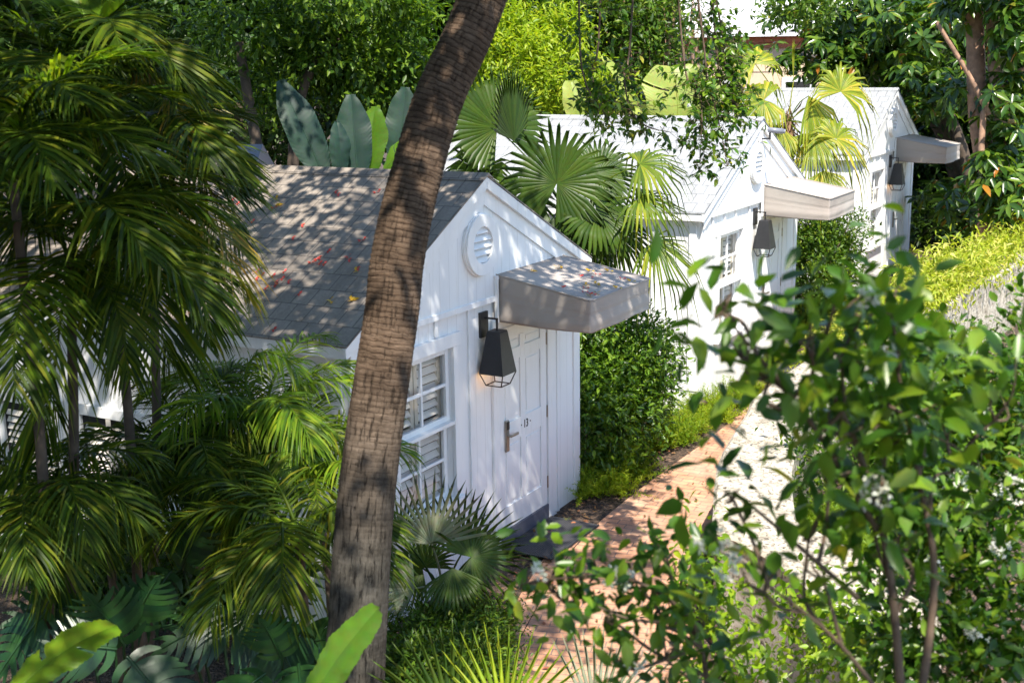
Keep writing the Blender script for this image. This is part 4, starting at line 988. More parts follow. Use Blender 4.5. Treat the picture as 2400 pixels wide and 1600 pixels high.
# ------------------------------------------------------------------ paddle leaved plants
def paddle_plant(base, lv, label, seed, mat, group='banana plants behind the roofs', cat='banana plant'):
    """lv: (base px, tip px, depth, width px, normal, options)"""
    g = np.array([base[0], base[1], gz(base[1])]); R = root('banana_plant', g, label, cat, group)
    for i, (bp, tp, d, wp, nr, o) in enumerate(lv):
        o = dict(o); mk = o.pop('mat', mat); d2 = o.pop('d2', d); a, t = at(*bp, d), at(*tp, d2)
        lf = paddle_leaf(a, t, cv(*nr), wp*d/FPX, seed=seed+i, **o)
        V, F = tube_np(curve_pts([g+[.03*i, 0, 0], g*.3+a*.7-[0, 0, .05], a], 10), np.linspace(.04, .014, 10), 7); lf.add(V, [F])
        lf.build('leaf', M[mk], R)
    return R
b = at(770, 700, 15.3)
paddle_plant(b, [((766, 430), (655, 190), 15.1, 88, (.35, .3, .9), dict(blunt=True, arch=.04)), ((840, 430), (822, 222), 15.2, 84, (.1, .2, 1), dict(blunt=True, arch=.03)), ((862, 420), (880, 250), 15.3, 84, (-.3, .2, .9), dict(mat='banana', blunt=True, arch=.04)), ((795, 420), (787, 285), 15.0, 54, (.5, .1, .8), dict(blunt=True)), ((935, 410), (950, 205), 15.5, 84, (.1, .1, 1), dict(blunt=True, arch=.03)), ((900, 400), (985, 330), 15.2, 70, (.1, .8, .5), dict(mat='banana', tears=((12, 1), (13, 1), (18, -1), (26, 1))))],
    'blue green paddle leaved plant standing up behind the grey ridge', 41, 'banana_blue')
b = at(1580, 420, 20.6)
paddle_plant(b, [((1590, 330), (1575, 158), 20.2, 165, (.2, .3, .95), dict(tears=((18, 1), (19, 1), (28, -1)))), ((1500, 300), (1408, 135), 20.4, 38, (.6, .2, .7), {}), ((1350, 300), (1335, 190), 20.8, 60, (.3, .3, .8), {}), ((1640, 300), (1672, 185), 20.5, 70, (-.2, .3, .9), {}), ((1560, 320), (1490, 255), 20.2, 60, (0, .7, .6), {})],
    'banana plant with a broad yellow green leaf behind the white middle roof', 42, 'banana_yellow')
b = at(-60, 1900, 5.0)
paddle_plant(b, [((10, 1640), (275, 1470), 4.9, 125, (-.3, .75, .6), dict(tears=((16, -1), (17, -1), (27, 1)), arch=.10, d2=5.2))], 'big sunlit banana leaf arching from the bottom left corner', 43, 'leaf_bright', group='banana leaves in front')
b = at(700, 2000, 5.2)
paddle_plant(b, [((700, 1680), (892, 1422), 5.1, 105, (-.55, .45, .7), dict(arch=.05))], 'dark banana leaf reaching up across the foot of the leaning trunk', 44, 'banana', group='banana leaves in front')

# ------------------------------------------------------------------ split-leaf plants low at the left
rng = np.random.default_rng(51)
def split_plant(cpx, lv, label, seed):
    rng = np.random.default_rng(seed); c = at(*cpx); g = np.array([c[0], c[1], gz(c[1])]); R = root('split_leaf_plant', g, label, 'philodendron', 'split-leaf plants under the palms')
    for (px, py, d, dr, nr, Lp) in lv:
        b = at(px, py, d); L = Lp*d/FPX
        lf = split_leaf(rng, b, cv(*dr), cv(*nr), L, L*.95)
        V, F = tube_np(curve_pts([g, g*.4+b*.6, b], 8), np.linspace(.014, .008, 8), 5); lf.add(V, [F]); lf.build('leaf', M['monstera'], R)
split_plant((560, 1600, 7.6), [(430, 1330, 7.6, (.3, .8, .2), (-.2, .4, .8), 190), (400, 1340, 7.5, (-.5, -.6, .5), (0, .7, .7), 150), (560, 1440, 7.3, (-1, -.1, .4), (0, .6, .7), 190), (560, 1440, 7.2, (.7, -.6, .4), (.2, .6, .7), 190), (600, 1380, 7.6, (.8, .5, .1), (.1, .4, .8), 180), (500, 1300, 7.8, (.5, .7, 0), (0, .3, .9), 170), (640, 1480, 7.0, (.5, -.9, .3), (.2, .5, .8), 210), (690, 1480, 7.2, (.8, -.1, .4), (0, .7, .7), 170)], 'dark split-leaf plant spreading under the palms near the leaning trunk', 52)
split_plant((280, 1640, 7.0), [(290, 1510, 6.9, (-.3, .9, .2), (0, .4, .9), 200), (270, 1520, 6.8, (-.9, .3, .3), (0, .5, .8), 180), (300, 1540, 6.8, (.8, -.7, .4), (.1, .6, .7), 200), (310, 1470, 7.1, (.4, .9, .0), (.2, .4, .8), 170), (200, 1420, 7.2, (-.8, .1, .3), (-.1, .6, .8), 180), (110, 1430, 7.0, (-.5, -.5, .4), (-.2, .6, .7), 170)], 'dark split-leaf plant behind the sunlit banana leaf', 53)
split_plant((700, 1700, 6.6), [(700, 1560, 6.5, (.2, -.2, .9), (0, 1, .3), 170), (620, 1580, 6.5, (-.6, -.2, .6), (0, .9, .4), 170), (740, 1500, 6.7, (.6, .3, .4), (-.2, .7, .6), 160), (660, 1540, 6.6, (-.2, .8, .2), (0, .4, .8), 150)], 'glossy split-leaf plant at the bottom, left of the leaning trunk foot', 54)

# ------------------------------------------------------------------ trees and shrubs
def pxblob(px, py, d, rx, ry, rz=None, share=1):
    """ellipsoid seen at a pixel: radii in pixels across / up, depth radius in metres"""
    k = d/FPX; return (at(px, py, d), (rx*k, rz or rx*k, ry*k), share)
def whorls(rng, lb, C, O, per, L, aspect=.36, droop=.45):
    """umbrella leaves: leaflets radiating and drooping from one point"""
    for c, o in zip(C, O):
        ax = unit(o*.5+np.array([0, 0, .9])+rng.normal(size=3)*.35); u = unit(np.cross(ax, rng.normal(size=3))); v = np.cross(ax, u)
        t = np.arange(per)/per*2*math.pi+rng.uniform(0, 6); dr = droop+rng.normal(size=per)*.18
        D = np.cos(t)[:, None]*u+np.sin(t)[:, None]*v-ax*dr[:, None]; N = np.tile(ax, (per, 1))+.5*(np.cos(t)[:, None]*u+np.sin(t)[:, None]*v)
        Ls = L*rng.uniform(.75, 1.15, per)
        lb.add(*leaves(c+D*.03, D, N, Ls, Ls*aspect, '7'))
def limb(lb, pts, r0, r1, n=14, sides=8, rough=0, rng=None):
    P = curve_pts(pts, n); r = np.linspace(r0, r1, n)
    V, F = tube_np(P, r, sides)
    if rough: V = V+rng.normal(size=V.shape)*rough
    lb.add(V, [F])
def tree(name, base, trunks, blobs, label, seed, mat, L, ncl, per=10, aspect=.42, bark='bark_dark', cat='tree', group=None, umb=False, droop=.15, spread=None, tmpl='4', up=.8, fill=.45):
    rng = np.random.default_rng(seed); g = np.array([base[0], base[1], gz(base[1])]); R = root(name, g, label, cat, group)
    tb = LB()
    for (pts, r0, r1) in trunks: limb(tb, pts, r0, r1, 18, 10)
    tb.build('trunk', M[bark], R)
    lb = LB(); tot = sum(b[2] for b in blobs)
    for c, r, sh in blobs:
        C, O = blob_points(rng, c, np.array(r), max(3, int(ncl*sh/tot)), fill)
        keep = C[:, 2] > gz(c[1])+.15; C, O = C[keep], O[keep]
        if umb: whorls(rng, lb, C, O, per, L, aspect)
        else: sprays(rng, lb, C, O, per, L, aspect, spread or L*1.2, droop, tmpl, up)
    lb.build('crown', M[mat], R)
    return R
def G(px, d):            # ground point straight below a picture column at depth d
    q = at(px, 400, d); return np.array([q[0], q[1], gz(q[1])])

# dense small-leaved tree behind the nearest cottage
g = G(600, 19.5)
tree('dense_tree', g, [([g, g+[.1, .1, 2], at(560, 100, 19.5)], .16, .07), ([g+[.3, .2, 0], at(700, 250, 19.8), at(820, 60, 20)], .12, .05)],
     [pxblob(760, 110, 20.0, 90, 90, .8, 2), pxblob(880, 120, 20.5, 140, 150, 1.0, 4), pxblob(600, 60, 19.5, 110, 70, .8, .8), pxblob(800, -30, 19.6, 200, 80, 1.2, 2), pxblob(960, 190, 20.8, 90, 70, .6, 1), pxblob(640, 200, 20, 60, 60, .5, .6)],
     'dense small-leaved green tree behind the grey roof and the paddle leaves', 61, 'leaf_dense', .15, 470, 28, .40, spread=.15, droop=.45, fill=.62)
g = G(560, 22.5)
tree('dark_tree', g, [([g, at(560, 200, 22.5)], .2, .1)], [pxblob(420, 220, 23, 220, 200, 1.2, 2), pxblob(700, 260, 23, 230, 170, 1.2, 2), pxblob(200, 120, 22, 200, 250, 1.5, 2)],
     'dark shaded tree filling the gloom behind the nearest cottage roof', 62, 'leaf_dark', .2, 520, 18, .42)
g = G(1240, 23)
tree('lime_tree', g, [([g, at(1240, 200, 23)], .08, .03), ([g+[.2, 0, 0], at(1340, 140, 23)], .06, .02)],
     [pxblob(1200, 150, 23, 100, 110, .9, 3), pxblob(1300, 200, 23, 120, 80, .9, 3), pxblob(1190, 60, 23.2, 60, 50, .5, 1), pxblob(1330, 90, 23.3, 60, 60, .5, 1), pxblob(1130, 220, 22.9, 70, 60, .6, 1), pxblob(1400, 230, 22.8, 70, 50, .6, 1)],
     'bright yellow green small tree behind the white roofs, lit by the sun', 63, 'leaf_lime', .15, 560, 26, .28, spread=.13, fill=.6)
g = G(1470, 25)
R = tree('vine_hung_tree', g, [([g, at(1480, 200, 25), at(1400, -60, 25)], .14, .09), ([g+[.5, 0, 0], at(1560, 150, 25), at(1600, -60, 25)], .10, .05), ([at(1270, 160, 25.5), at(1330, 60, 25.2), at(1440, 20, 25), at(1520, -30, 25)], .10, .12)],
     [pxblob(1480, 90, 25, 120, 110, 1, 2), pxblob(1530, 130, 25.4, 55, 110, .6, 1), pxblob(1420, 20, 25, 130, 60, 1, 2), pxblob(1870, 5, 25, 90, 45, .6, .6)],
     'tangled tree with hanging dry vines behind the middle roof', 64, 'leaf_mid', .16, 1300, 9, .38, bark='bark_tan')
rng = np.random.default_rng(65); lb = LB()
for k in range(80):
    x = rng.uniform(1400, 1640); y0 = rng.uniform(-30, 160); d = rng.uniform(24.4, 25.6); ln = rng.uniform(90, 240)
    limb(lb, [at(x, y0, d), at(x+rng.normal()*9, y0+ln*.5, d), at(x+rng.normal()*16, y0+ln, d)], .010, .006, 6, 4)
lb.build('hanging_vines', M['bark_tan'], R)

# row of dark trees closing the view
for i, (px, py, d, rx, ry) in enumerate([(-330, 150, 13, 330, 420), (-60, 100, 27, 300, 330), (330, 40, 30, 300, 260), (700, 60, 31, 300, 260), (1060, 40, 31, 260, 240), (1330, 20, 33, 240, 260), (2150, 250, 33, 200, 190), (2420, 200, 30, 200, 330)]):
    g = G(px, d)
    tree('backdrop_tree', g, [([g, at(px, py, d)], .22, .1)], [pxblob(px, py, d, rx, ry, 2.0, 2), pxblob(px+rx*.3, py-ry*.3, d-1, rx*.7, ry*.7, 1.5, 1), pxblob(px-rx*.4, py+ry*.5, d-.5, rx*.6, ry*.6, 1.5, 1)],
         ['dark tree crown at the left frame edge beside the feather palms', 'dark tree at the far left behind the feather palms', 'tall dark tree behind the dense small-leaved tree, left part', 'tall dark tree far behind the paddle leaves', 'tall dark tree far behind the leaning trunk', 'dark tree far behind the lime green tree', 'dark tree far behind the umbrella tree, over the third awning', 'dark tree at the far right edge behind the umbrella tree'][i],
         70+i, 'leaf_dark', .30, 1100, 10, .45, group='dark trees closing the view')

# umbrella tree on the right
g = G(2315, 22.5)
R = tree('umbrella_tree', g, [([g, at(2318, 480, 22.5), at(2292, 260, 22.5), at(2285, 60, 22.5), at(2275, -120, 22.5)], .20, .14), ([g+[.25, .1, 0], at(2350, 330, 22.3), at(2330, 130, 22.3), at(2322, -120, 22.3)], .16, .10),
      ([at(2318, 270, 21.8), at(2270, 175, 21.8), at(2195, 52, 21.8)], .05, .035), ([at(2305, 265, 21.8), at(2330, 205, 21.8), at(2420, 150, 21.8)], .045, .04), ([at(2318, 480, 21.9), at(2300, 380, 21.8), at(2305, 262, 21.8)], .07, .05)],
     [pxblob(2050, 90, 27.5, 120, 90, 1.1, 4), pxblob(1920, 130, 27.3, 110, 60, .9, 2.6), pxblob(2170, 60, 25.5, 120, 90, 1.0, 3), pxblob(2000, 20, 27.5, 220, 70, 1.2, 4), ((1.75, 12.7, 5.9), (.9, 1.0, .5), 2.2), ((1.5, 13.5, 5.45), (.6, .7, .35), 1.2), pxblob(2390, 60, 21.5, 80, 90, .7, 2), pxblob(2370, 250, 22, 70, 110, .7, 2), pxblob(2330, 400, 22, 60, 100, .7, 2), pxblob(2300, 210, 23, 70, 60, .7, 1.5), pxblob(2180, 200, 25, 90, 80, .8, 2), pxblob(2240, 470, 25, 80, 70, .6, 1.2), pxblob(2370, 470, 21.5, 60, 60, .5, 1)],
     'big umbrella tree with tan trunks and fans of glossy drooping leaflets at the right', 81, 'leaf_umb', .30, 760, 8, .38, bark='bark_tan', umb=True)
g = G(2230, 28)
g2 = G(2295, 28.5)
tree('leaning_dark_tree', g2, [([g2, at(2230, 330, 28.5), at(2150, 210, 28.5), at(2090, 60, 28.5)], .30, .2), ([g2+[.1, -.4, 0], at(2262, 380, 28), at(2225, 270, 28), at(2170, 150, 28)], .16, .09)],
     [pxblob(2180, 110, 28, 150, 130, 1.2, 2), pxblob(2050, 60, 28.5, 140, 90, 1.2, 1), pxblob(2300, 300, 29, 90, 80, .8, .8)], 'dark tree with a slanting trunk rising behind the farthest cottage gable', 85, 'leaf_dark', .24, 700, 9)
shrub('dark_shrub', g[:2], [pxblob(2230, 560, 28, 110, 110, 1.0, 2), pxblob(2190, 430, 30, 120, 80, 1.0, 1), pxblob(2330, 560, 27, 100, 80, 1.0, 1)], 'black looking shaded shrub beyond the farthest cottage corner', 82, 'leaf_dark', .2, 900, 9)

# shrubs between the cottages
g = (-.25, 1.75, gz(1.75))
shrub('rounded_shrub', g, [((-.15, 1.55, .75), (.62, .75, .75), 3), ((-.35, 2.0, 1.15), (.7, .75, .75), 3), ((-.2, 2.25, .8), (.6, .65, .7), 2), ((-.55, 1.7, 1.5), (.45, .5, .35), 1), ((.1, 2.1, 1.25), (.45, .5, .45), 1)],
      'tall rounded dark green shrub against the wall under the nearest awning', 83, 'leaf_hedge', .085, 1900, 12, .38, tmpl='7', spread=.09)
g = (-.15, 9.3, gz(9.3))
shrub('rounded_shrub', g, [((-.1, 9.0, 1.15), (.62, .7, .85), 3), ((.0, 9.7, 1.0), (.65, .7, .8), 3), ((-.15, 9.2, 1.85), (.5, .55, .45), 1.5), ((.1, 9.9, 1.75), (.45, .5, .45), 1.3), ((-.25, 10.4, 1.1), (.55, .6, .8), 2)],
      'sunlit tall shrub between the middle and farthest cottages', 84, 'leaf_mid', .085, 1900, 11, .38, spread=.09)

# low ferns beside the path
def plume_clump(c, seed, label, mat, n=30, L=.34, needles=44, nl=.05, group='feathery ferns along the path edge', name='foxtail_fern', e=(25, 85), aspect=.2):
    rng = np.random.default_rng(seed); R = root(name, c, label, 'fern', group); lb = LB()
    for k in range(n):
        ph = rng.uniform(0, 6.28); el = rad(rng.uniform(*e)); l = L*rng.uniform(.6, 1.2); d = np.array([math.cos(ph)*math.cos(el), math.sin(ph)*math.cos(el), math.sin(el)])
        t = np.linspace(.12, 1, needles); o = c+np.append(rng.normal(size=2)*.07, 0)
        P = o+d*(t*l)[:, None]-np.array([0, 0, 1])*(.25*l*t*t)[:, None]
        D = rn(rng, needles)*.8+d*.6; s = nl*(1.15-t*.7)
        lb.add(*leaves(P, D, rn(rng, needles)+np.array([0, 0, .8]), s, s*aspect))
    lb.build('fronds', M[mat], R)
fl = [(1395, 1120), (1450, 1100), (1440, 1155), (1490, 1125), (1375, 1165), (1550, 1055), (1600, 1040), (1575, 1020), (1640, 1010), (1540, 1015), (1690, 985), (1660, 965), (1715, 955), (1755, 930), (1620, 985)]
lab = ['fluffy yellow green fern touching the right corner board of the nearest cottage', 'feathery fern under the rounded shrub, middle of the first fern patch', 'front fern of the first patch, spilling toward the bricks', 'fern at the far end of the first patch, near the bare soil', 'smallest fern, at the foot of the nearest cottage corner', 'first fern of the second patch, at the near end', 'second patch fern closest to the brick edge', 'fern in front of the path light', 'fern just right of the path light', 'fern of the second patch below the rounded shrub', 'third patch fern nearest the brick edge', 'third patch fern behind the path light', 'fern at the middle cottage wall foot', 'last fern of the row before the coral wall hides it', 'fern touching the path light stake']
for i, v in enumerate(fl): plume_clump(on_ground(*v), 90+i, lab[i], 'leaf_lime' if i % 3 else 'leaf_bright', n=52, L=.48, nl=.06)
for i, v in enumerate([(1790, 870), (1830, 850), (1880, 800), (1925, 770)]):
    plume_clump(on_ground(*v), 110+i, ['fern beside the second doormat, partly behind the shrub leaves', 'fern beyond the second doormat', 'pale fern under the sunlit tall shrub', 'fern at the foot of the farthest cottage, behind blades of grass'][i], 'leaf_lime', n=40, L=.42, nl=.06)

def blade_tuft(c, seed, label, n=26, L=.5, mat='leaf_bright', wd=.018, lean=.5):
    rng = np.random.default_rng(seed); R = root('grass_tuft', c, label, 'grass tuft', 'strap-leaved grass tufts'); lb = LB()
    for k in range(n):
        ph = rng.uniform(0, 6.28); h = np.array([math.cos(ph), math.sin(ph), 0]); l = L*rng.uniform(.6, 1.15); ln = lean*rng.uniform(.2, 1.2); sd = np.array([-h[1], h[0], 0])*wd/2
        V = []
        for s in (0, .35, .7): q = c+h*(.02+ln*l*s*s)+np.array([0, 0, l*s*(1-.28*ln*s)]); V += [q-sd*(1-.5*s), q+sd*(1-.5*s)]
        V.append(c+h*(.02+ln*l)+np.array([0, 0, l*(1-.28*ln)])); lb.add(V, [np.array([(0, 1, 3, 2), (2, 3, 5, 4)]), np.array([(4, 5, 6)])])
    lb.build('blades', M[mat], R)
for i, (v, L) in enumerate([((1612, 955), .42), ((1905, 780), .6), ((1940, 740), .7), ((1985, 735), .75), ((2110, 665), .9), ((1000, 1490), .55), ((1105, 1420), .4), ((1075, 1180), .3)][:7]):
    blade_tuft(on_ground(*v), 120+i, ['grass tuft against the middle cottage wall beside the path light', 'tall strap-leaved tuft at the middle cottage corner', 'second tuft under the sunlit tall shrub', 'tuft in front of the farthest cottage wall', 'tall pale grass before the farthest cottage door', 'strappy tuft under the silvery fan palm', 'yellowing strappy tuft at the near end of the mulch bed'][i], L=L, mat='leaf_bright' if i < 5 else 'leaf_mid')
# dark low shrubs at the bottom centre
for i, (px, py, d, rx, ry) in enumerate([(1000, 1500, 9.6, 130, 60), (1110, 1480, 9.9, 90, 60), (960, 1590, 9.0, 110, 60), (1090, 1590, 9.2, 110, 60)]):
    q = at(px, py+30, d); shrub('low_shrub', (q[0], q[1]), [pxblob(px, py, d, rx, ry, .4, 1)], ['low fine-leaved shrub at the foot of the silvery fan palm', 'low dark shrub beside the mulch, right of the silvery fan palm', 'low dark shrub by the leaning trunk at the bottom edge', 'low dark shrub behind the spiky leaf tips at the bottom'][i], 130+i, 'leaf_mid', .06, 420, 10, .34, group='low shrubs by the path start', stems=3)

for i, (px, py, d, rx, ry) in enumerate([(215, 1330, 10.9, 120, 45), (430, 1350, 10.4, 130, 55), (560, 1330, 10.0, 110, 60)]):
    q = at(px, py+30, d); shrub('low_shrub', (q[0], q[1]), [pxblob(px, py, d, rx, ry, .35, 1)], ['low dark shrub under the shuttered side window', 'low dark shrub at the base of the side wall, beside the split-leaf plant', 'low dark shrub behind the combed palm frond near the trunk'][i], 180+i, 'leaf_dark', .10, 330, 9, .36, group='low shrubs along the side wall', stems=3)
# vine sprawling over the far part of the garden wall
rng = np.random.default_rng(140); lb = LB(); iw = [i for i in range(len(oc)) if 3.6 < oc[i][1] < 16]
C = []
for k in range(2600):
    i = iw[int(rng.uniform(0, len(iw)-1))]; q = oc[i]+(oc[i+1]-oc[i])*rng.uniform(); t = unit(np.append(oc[i+1]-oc[i], 0))[:2]; nn = np.array([-t[1], t[0]])
    fade = min(1, (q[1]-3.4)/3.5); u = rng.uniform(-.42, .62)
    if u < -.02: z = H-abs(u+.02)*1.9*rng.uniform(.5, 1.3); off = -.06-abs(rng.normal())*.08
    else: z = H+.02+abs(rng.normal())*.20*fade; off = u
    z += .16*fade*math.sin(q[1]*1.7)*.6
    if rng.uniform() > .25+.75*fade: continue
    C.append((q[0]+nn[0]*off, q[1]+nn[1]*off, gz(q[1])+z))
C = np.array(C); O = np.tile(np.array([-.1, -.3, .5]), (len(C), 1))
sprays(rng, lb, C, O, 9, .13, .26, .13, .75, '4', .6)
gq = oc[iw[len(iw)//2]]; R = root('wall_vine', (gq[0], gq[1], gz(gq[1])+.5), 'pale yellow green vine sprawling over the far stretch of the coral wall', 'vine'); lb.build('foliage', M['vine'], R)

# ------------------------------------------------------------------ the flowering shrub in front
def shrub_px(name, base, blobs, label, seed, mat, L, per, aspect, group=None, stems=(), flowers=(), tmpl='7', up=.75, droop=.1, spread=1.0, stem_mat='twig_pale', dens=1.0, fl_size=.016):
    rng = np.random.default_rng(seed); g = np.array([base[0], base[1], gz(base[1])]); R = root(name, g, label, 'shrub', group); lb = LB()
    for (px, py, d, rx, ry, n) in blobs:
        n = int(n*dens)+1; c, r, _ = pxblob(px, py, d, rx, ry, max(rx, ry)*d/FPX*.9); C, O = blob_points(rng, c, np.array(r), n, .25)
        sprays(rng, lb, C, O, per, L, aspect, L*spread, droop, tmpl, up)
    lb.build('foliage', M[mat], R)
    for (P, r0, r1) in stems:
        st = LB(); limb(st, [at(*v) for v in P], r0, r1, 16, 7); st.build('branch', M[stem_mat], R)
    tw = LB(); nodes = np.concatenate([curve_pts([at(*v) for v in P], 40) for (P, r0, r1) in stems]) if stems else np.array([[g[0], g[1], g[2]+.1]])
    for (px, py, d, rx, ry, n) in blobs:
        a = at(px, py+ry*.6, d+.05); q = nodes[np.argmin(np.linalg.norm(nodes-a-[0, 0, -.15], axis=1))]
        P = curve_pts([q, q*.5+a*.5+rng.normal(size=3)*.02, a], 10); V, F = tube_np(P, np.linspace(.006, .004, 10), 5); tw.add(V, [F]); nodes = np.concatenate([nodes, P])
        for k in range(4):
            e = at(px+rng.uniform(-.8, .8)*rx, py+rng.uniform(-.9, .5)*ry, d+rng.uniform(-.1, .1)); limb(tw, [a, (a+e)/2+rng.normal(size=3)*.02, e], .004, .0015, 7, 5)
    if tw.n: tw.build('twigs', M[stem_mat], R)
    if flowers:
        fb = LB()
        for (px, py, d, rr, n) in flowers:
            C, O = blob_points(rng, at(px, py, d), np.ones(3)*rr*d/FPX, n, .2)
            idx = np.repeat(np.arange(n), 5); fb.add(*leaves(C[idx], rn(rng, n*5)+O[idx]*.5, rn(rng, n*5)+np.array([0, 0, .5]), fl_size, fl_size*.5))
        fb.build('blossom', M['flower'], R)
    return R
near = [(a+(45 if a < 2060 and b < 1300 and a > 1800 else 0), b+(25 if b < 1000 else 0), c, d*(.85 if a < 2060 else 1), e*.85, max(2, int(n*(.40 if a < 2000 else .5)))) for a, b, c, d, e, n in [(1690, 700, 2.7, 36, 20, 3), (1745, 800, 2.75, 55, 38, 5), (1850, 765, 2.7, 75, 45, 9), (1975, 690, 2.75, 90, 55, 15), (2090, 690, 2.9, 70, 45, 8), (1800, 850, 2.8, 60, 40, 5), (1930, 820, 2.8, 110, 70, 18), (2060, 790, 3.0, 100, 80, 18), (2150, 900, 3.1, 110, 90, 18), (1920, 960, 2.9, 90, 70, 13), (2030, 980, 3.0, 110, 80, 16), (1900, 1110, 2.9, 70, 50, 7), (2000, 1180, 3.0, 100, 70, 12), (1850, 1240, 3.0, 60, 50, 5), (2100, 1250, 3.0, 90, 70, 8), (2230, 1060, 3.1, 110, 90, 12), (1720, 1160, 2.9, 36, 25, 2), (1790, 1360, 2.9, 90, 55, 6), (1930, 1330, 3.0, 60, 60, 5), (2330, 900, 3.0, 90, 120, 9)] if not (a < 1830 and 880 < b < 1130)]
gb_ = (5.15, -8.2)
shrub_px('flowering_shrub', gb_, near, 'large blurred shrub close to the camera, glossy oval leaves and small white blossoms', 150, 'leaf_shrub', .082, 7, .46,
         stems=[([(2120, 1700, 3.1), (2080, 1300, 3.05), (2010, 1050, 3.0), (1930, 860, 2.85), (1960, 700, 2.75)], .012, .004), ([(2150, 1700, 3.1), (2190, 1350, 3.1), (2150, 1100, 3.1), (2100, 850, 3.0)], .012, .004), ([(2060, 1250, 3.02), (1940, 1050, 2.95), (1840, 910, 2.8), (1690, 730, 2.7)], .008, .003), ([(2010, 1400, 3.0), (1850, 1260, 2.95), (1720, 1150, 2.9)], .007, .003), ([(2120, 1700, 3.1), (1960, 1500, 3.0), (1800, 1370, 2.9)], .007, .003)]+[([(2120, 1700, 3.1), (2115, 2600, 3.2), (2110, 3600, 3.3)], .016, .012)],
         flowers=[(2050, 1150, 2.9, 45, 26), (1700, 1285, 2.95, 34, 14), (1640, 1270, 2.95, 20, 7), (2030, 700, 2.7, 22, 9), (2080, 830, 2.9, 24, 9), (1700, 1335, 2.9, 24, 8)], stem_mat='twig')
mid = [(2080, 930, 4.6, 90, 90, 16), (2150, 850, 4.9, 110, 80, 24), (2290, 900, 5.0, 110, 90, 26), (2390, 770, 5.0, 50, 70, 8), (2260, 980, 4.8, 130, 100, 30), (2380, 960, 4.8, 80, 140, 22), (2120, 1060, 4.6, 120, 90, 24), (2330, 1160, 4.7, 120, 110, 28), (2180, 1200, 4.6, 120, 100, 26), (2090, 1310, 4.5, 100, 80, 16), (2300, 1330, 4.6, 140, 110, 30), (2200, 1470, 4.5, 140, 100, 28), (2360, 1510, 4.5, 100, 110, 24), (2080, 1500, 4.6, 100, 80, 16), (2250, 1590, 4.4, 160, 60, 20)]
shrub_px('flowering_shrub', (4.75, -6.3), mid, 'denser shrub filling the right edge behind the blurred one, dotted with blossoms', 151, 'leaf_shrub', .060, 10, .46, dens=1.9,
         stems=[([(2190, 1700, 4.7), (2160, 1300, 4.7), (2120, 1050, 4.7), (2200, 850, 4.9)], .014, .005), ([(2215, 1700, 4.7), (2250, 1300, 4.7), (2310, 1000, 4.8), (2330, 800, 5.0)], .014, .005), ([(2190, 1250, 4.6), (2150, 1050, 4.6), (2165, 930, 4.7)], .012, .006), ([(2200, 1700, 4.7), (2195, 2200, 4.8), (2190, 2600, 4.9)], .02, .02)],
         flowers=[(2240, 1130, 4.5, 36, 30), (2370, 1150, 4.5, 40, 30), (2340, 1280, 4.4, 30, 16), (2150, 980, 4.5, 20, 10), (2180, 1330, 4.4, 24, 12), (2290, 1490, 4.3, 26, 14)])
low = [(1560, 1300, 3.7, 55, 32, 8), (1480, 1350, 3.6, 60, 40, 7), (1400, 1330, 3.6, 50, 25, 5), (1290, 1350, 3.6, 50, 24, 5), (1350, 1395, 3.6, 45, 24, 4), (1230, 1360, 3.6, 30, 16, 2), (1590, 1370, 3.7, 45, 36, 4), (1530, 1430, 3.6, 50, 40, 5), (1560, 1520, 3.5, 60, 40, 5), (1440, 1440, 3.5, 40, 26, 3), (1630, 1460, 3.7, 50, 50, 5), (1690, 1550, 3.7, 60, 45, 6), (1480, 1550, 3.4, 60, 30, 4)]
shrub_px('flowering_shrub', (4.15, -7.9), low, 'loose branch of blurred oval leaves with white buds reaching left over the bricks', 152, 'leaf_shrub', .066, 6, .48,
         stems=[([(1680, 1800, 3.7), (1640, 1500, 3.7), (1560, 1400, 3.6), (1440, 1350, 3.6), (1250, 1360, 3.6)], .009, .003), ([(1640, 1520, 3.7), (1590, 1400, 3.7), (1560, 1300, 3.7)], .006, .003), ([(1600, 1460, 3.6), (1480, 1450, 3.5), (1400, 1420, 3.5)], .005, .002), ([(1680, 1800, 3.7), (1690, 2400, 3.8), (1700, 2900, 3.9)], .014, .012)],
         flowers=[(1450, 1355, 3.55, 40, 26), (1260, 1340, 3.55, 20, 9), (1490, 1560, 3.4, 22, 9)], stem_mat='twig')
br = [(1640, 1290, 6.5, 50, 50, 12), (1650, 1390, 6.4, 50, 60, 14), (1700, 1450, 6.3, 60, 60, 14), (1960, 1440, 7.0, 90, 70, 26), (2040, 1520, 7.0, 110, 80, 34), (1910, 1530, 6.9, 70, 60, 16), (1690, 1570, 6.0, 60, 50, 12), (1780, 1590, 6.2, 80, 30, 10), (1850, 1420, 7.1, 40, 40, 8)]
shrub_px('bright_shrub', (3.9, -4.9), br, 'sunlit light green shrub with small leaves at the foot of the coral wall', 153, 'leaf_bright', .062, 10, .5, dens=1.5, stem_mat='green_stem', spread=1.3)
for i, v in enumerate([(1915, 1240), (1975, 1270), (2030, 1330), (2000, 1190)]):
    q = on_ground(*v, h=.55); plume_clump(q, 160+i, ['fine fern inside the curved wall, leftmost of the planting', 'second fine fern inside the curved wall', 'fine fern behind the near arm of the curved wall', 'fine fern deep inside the curved planter'][i], 'leaf_bright', n=36, L=.5, nl=.06, group='ferns inside the curved wall')
shrub('planter_shrub', (3.3, .8), [((3.2, .6, .9), (.9, 1.0, .7), 2), ((3.4, 2.6, .8), (.9, 1.2, .6), 2), ((3.0, 4.6, .85), (.7, 1.2, .5), 1)], 'mid green shrub growing behind the coral wall on the right', 164, 'leaf_mid', .08, 1300, 9, .42)

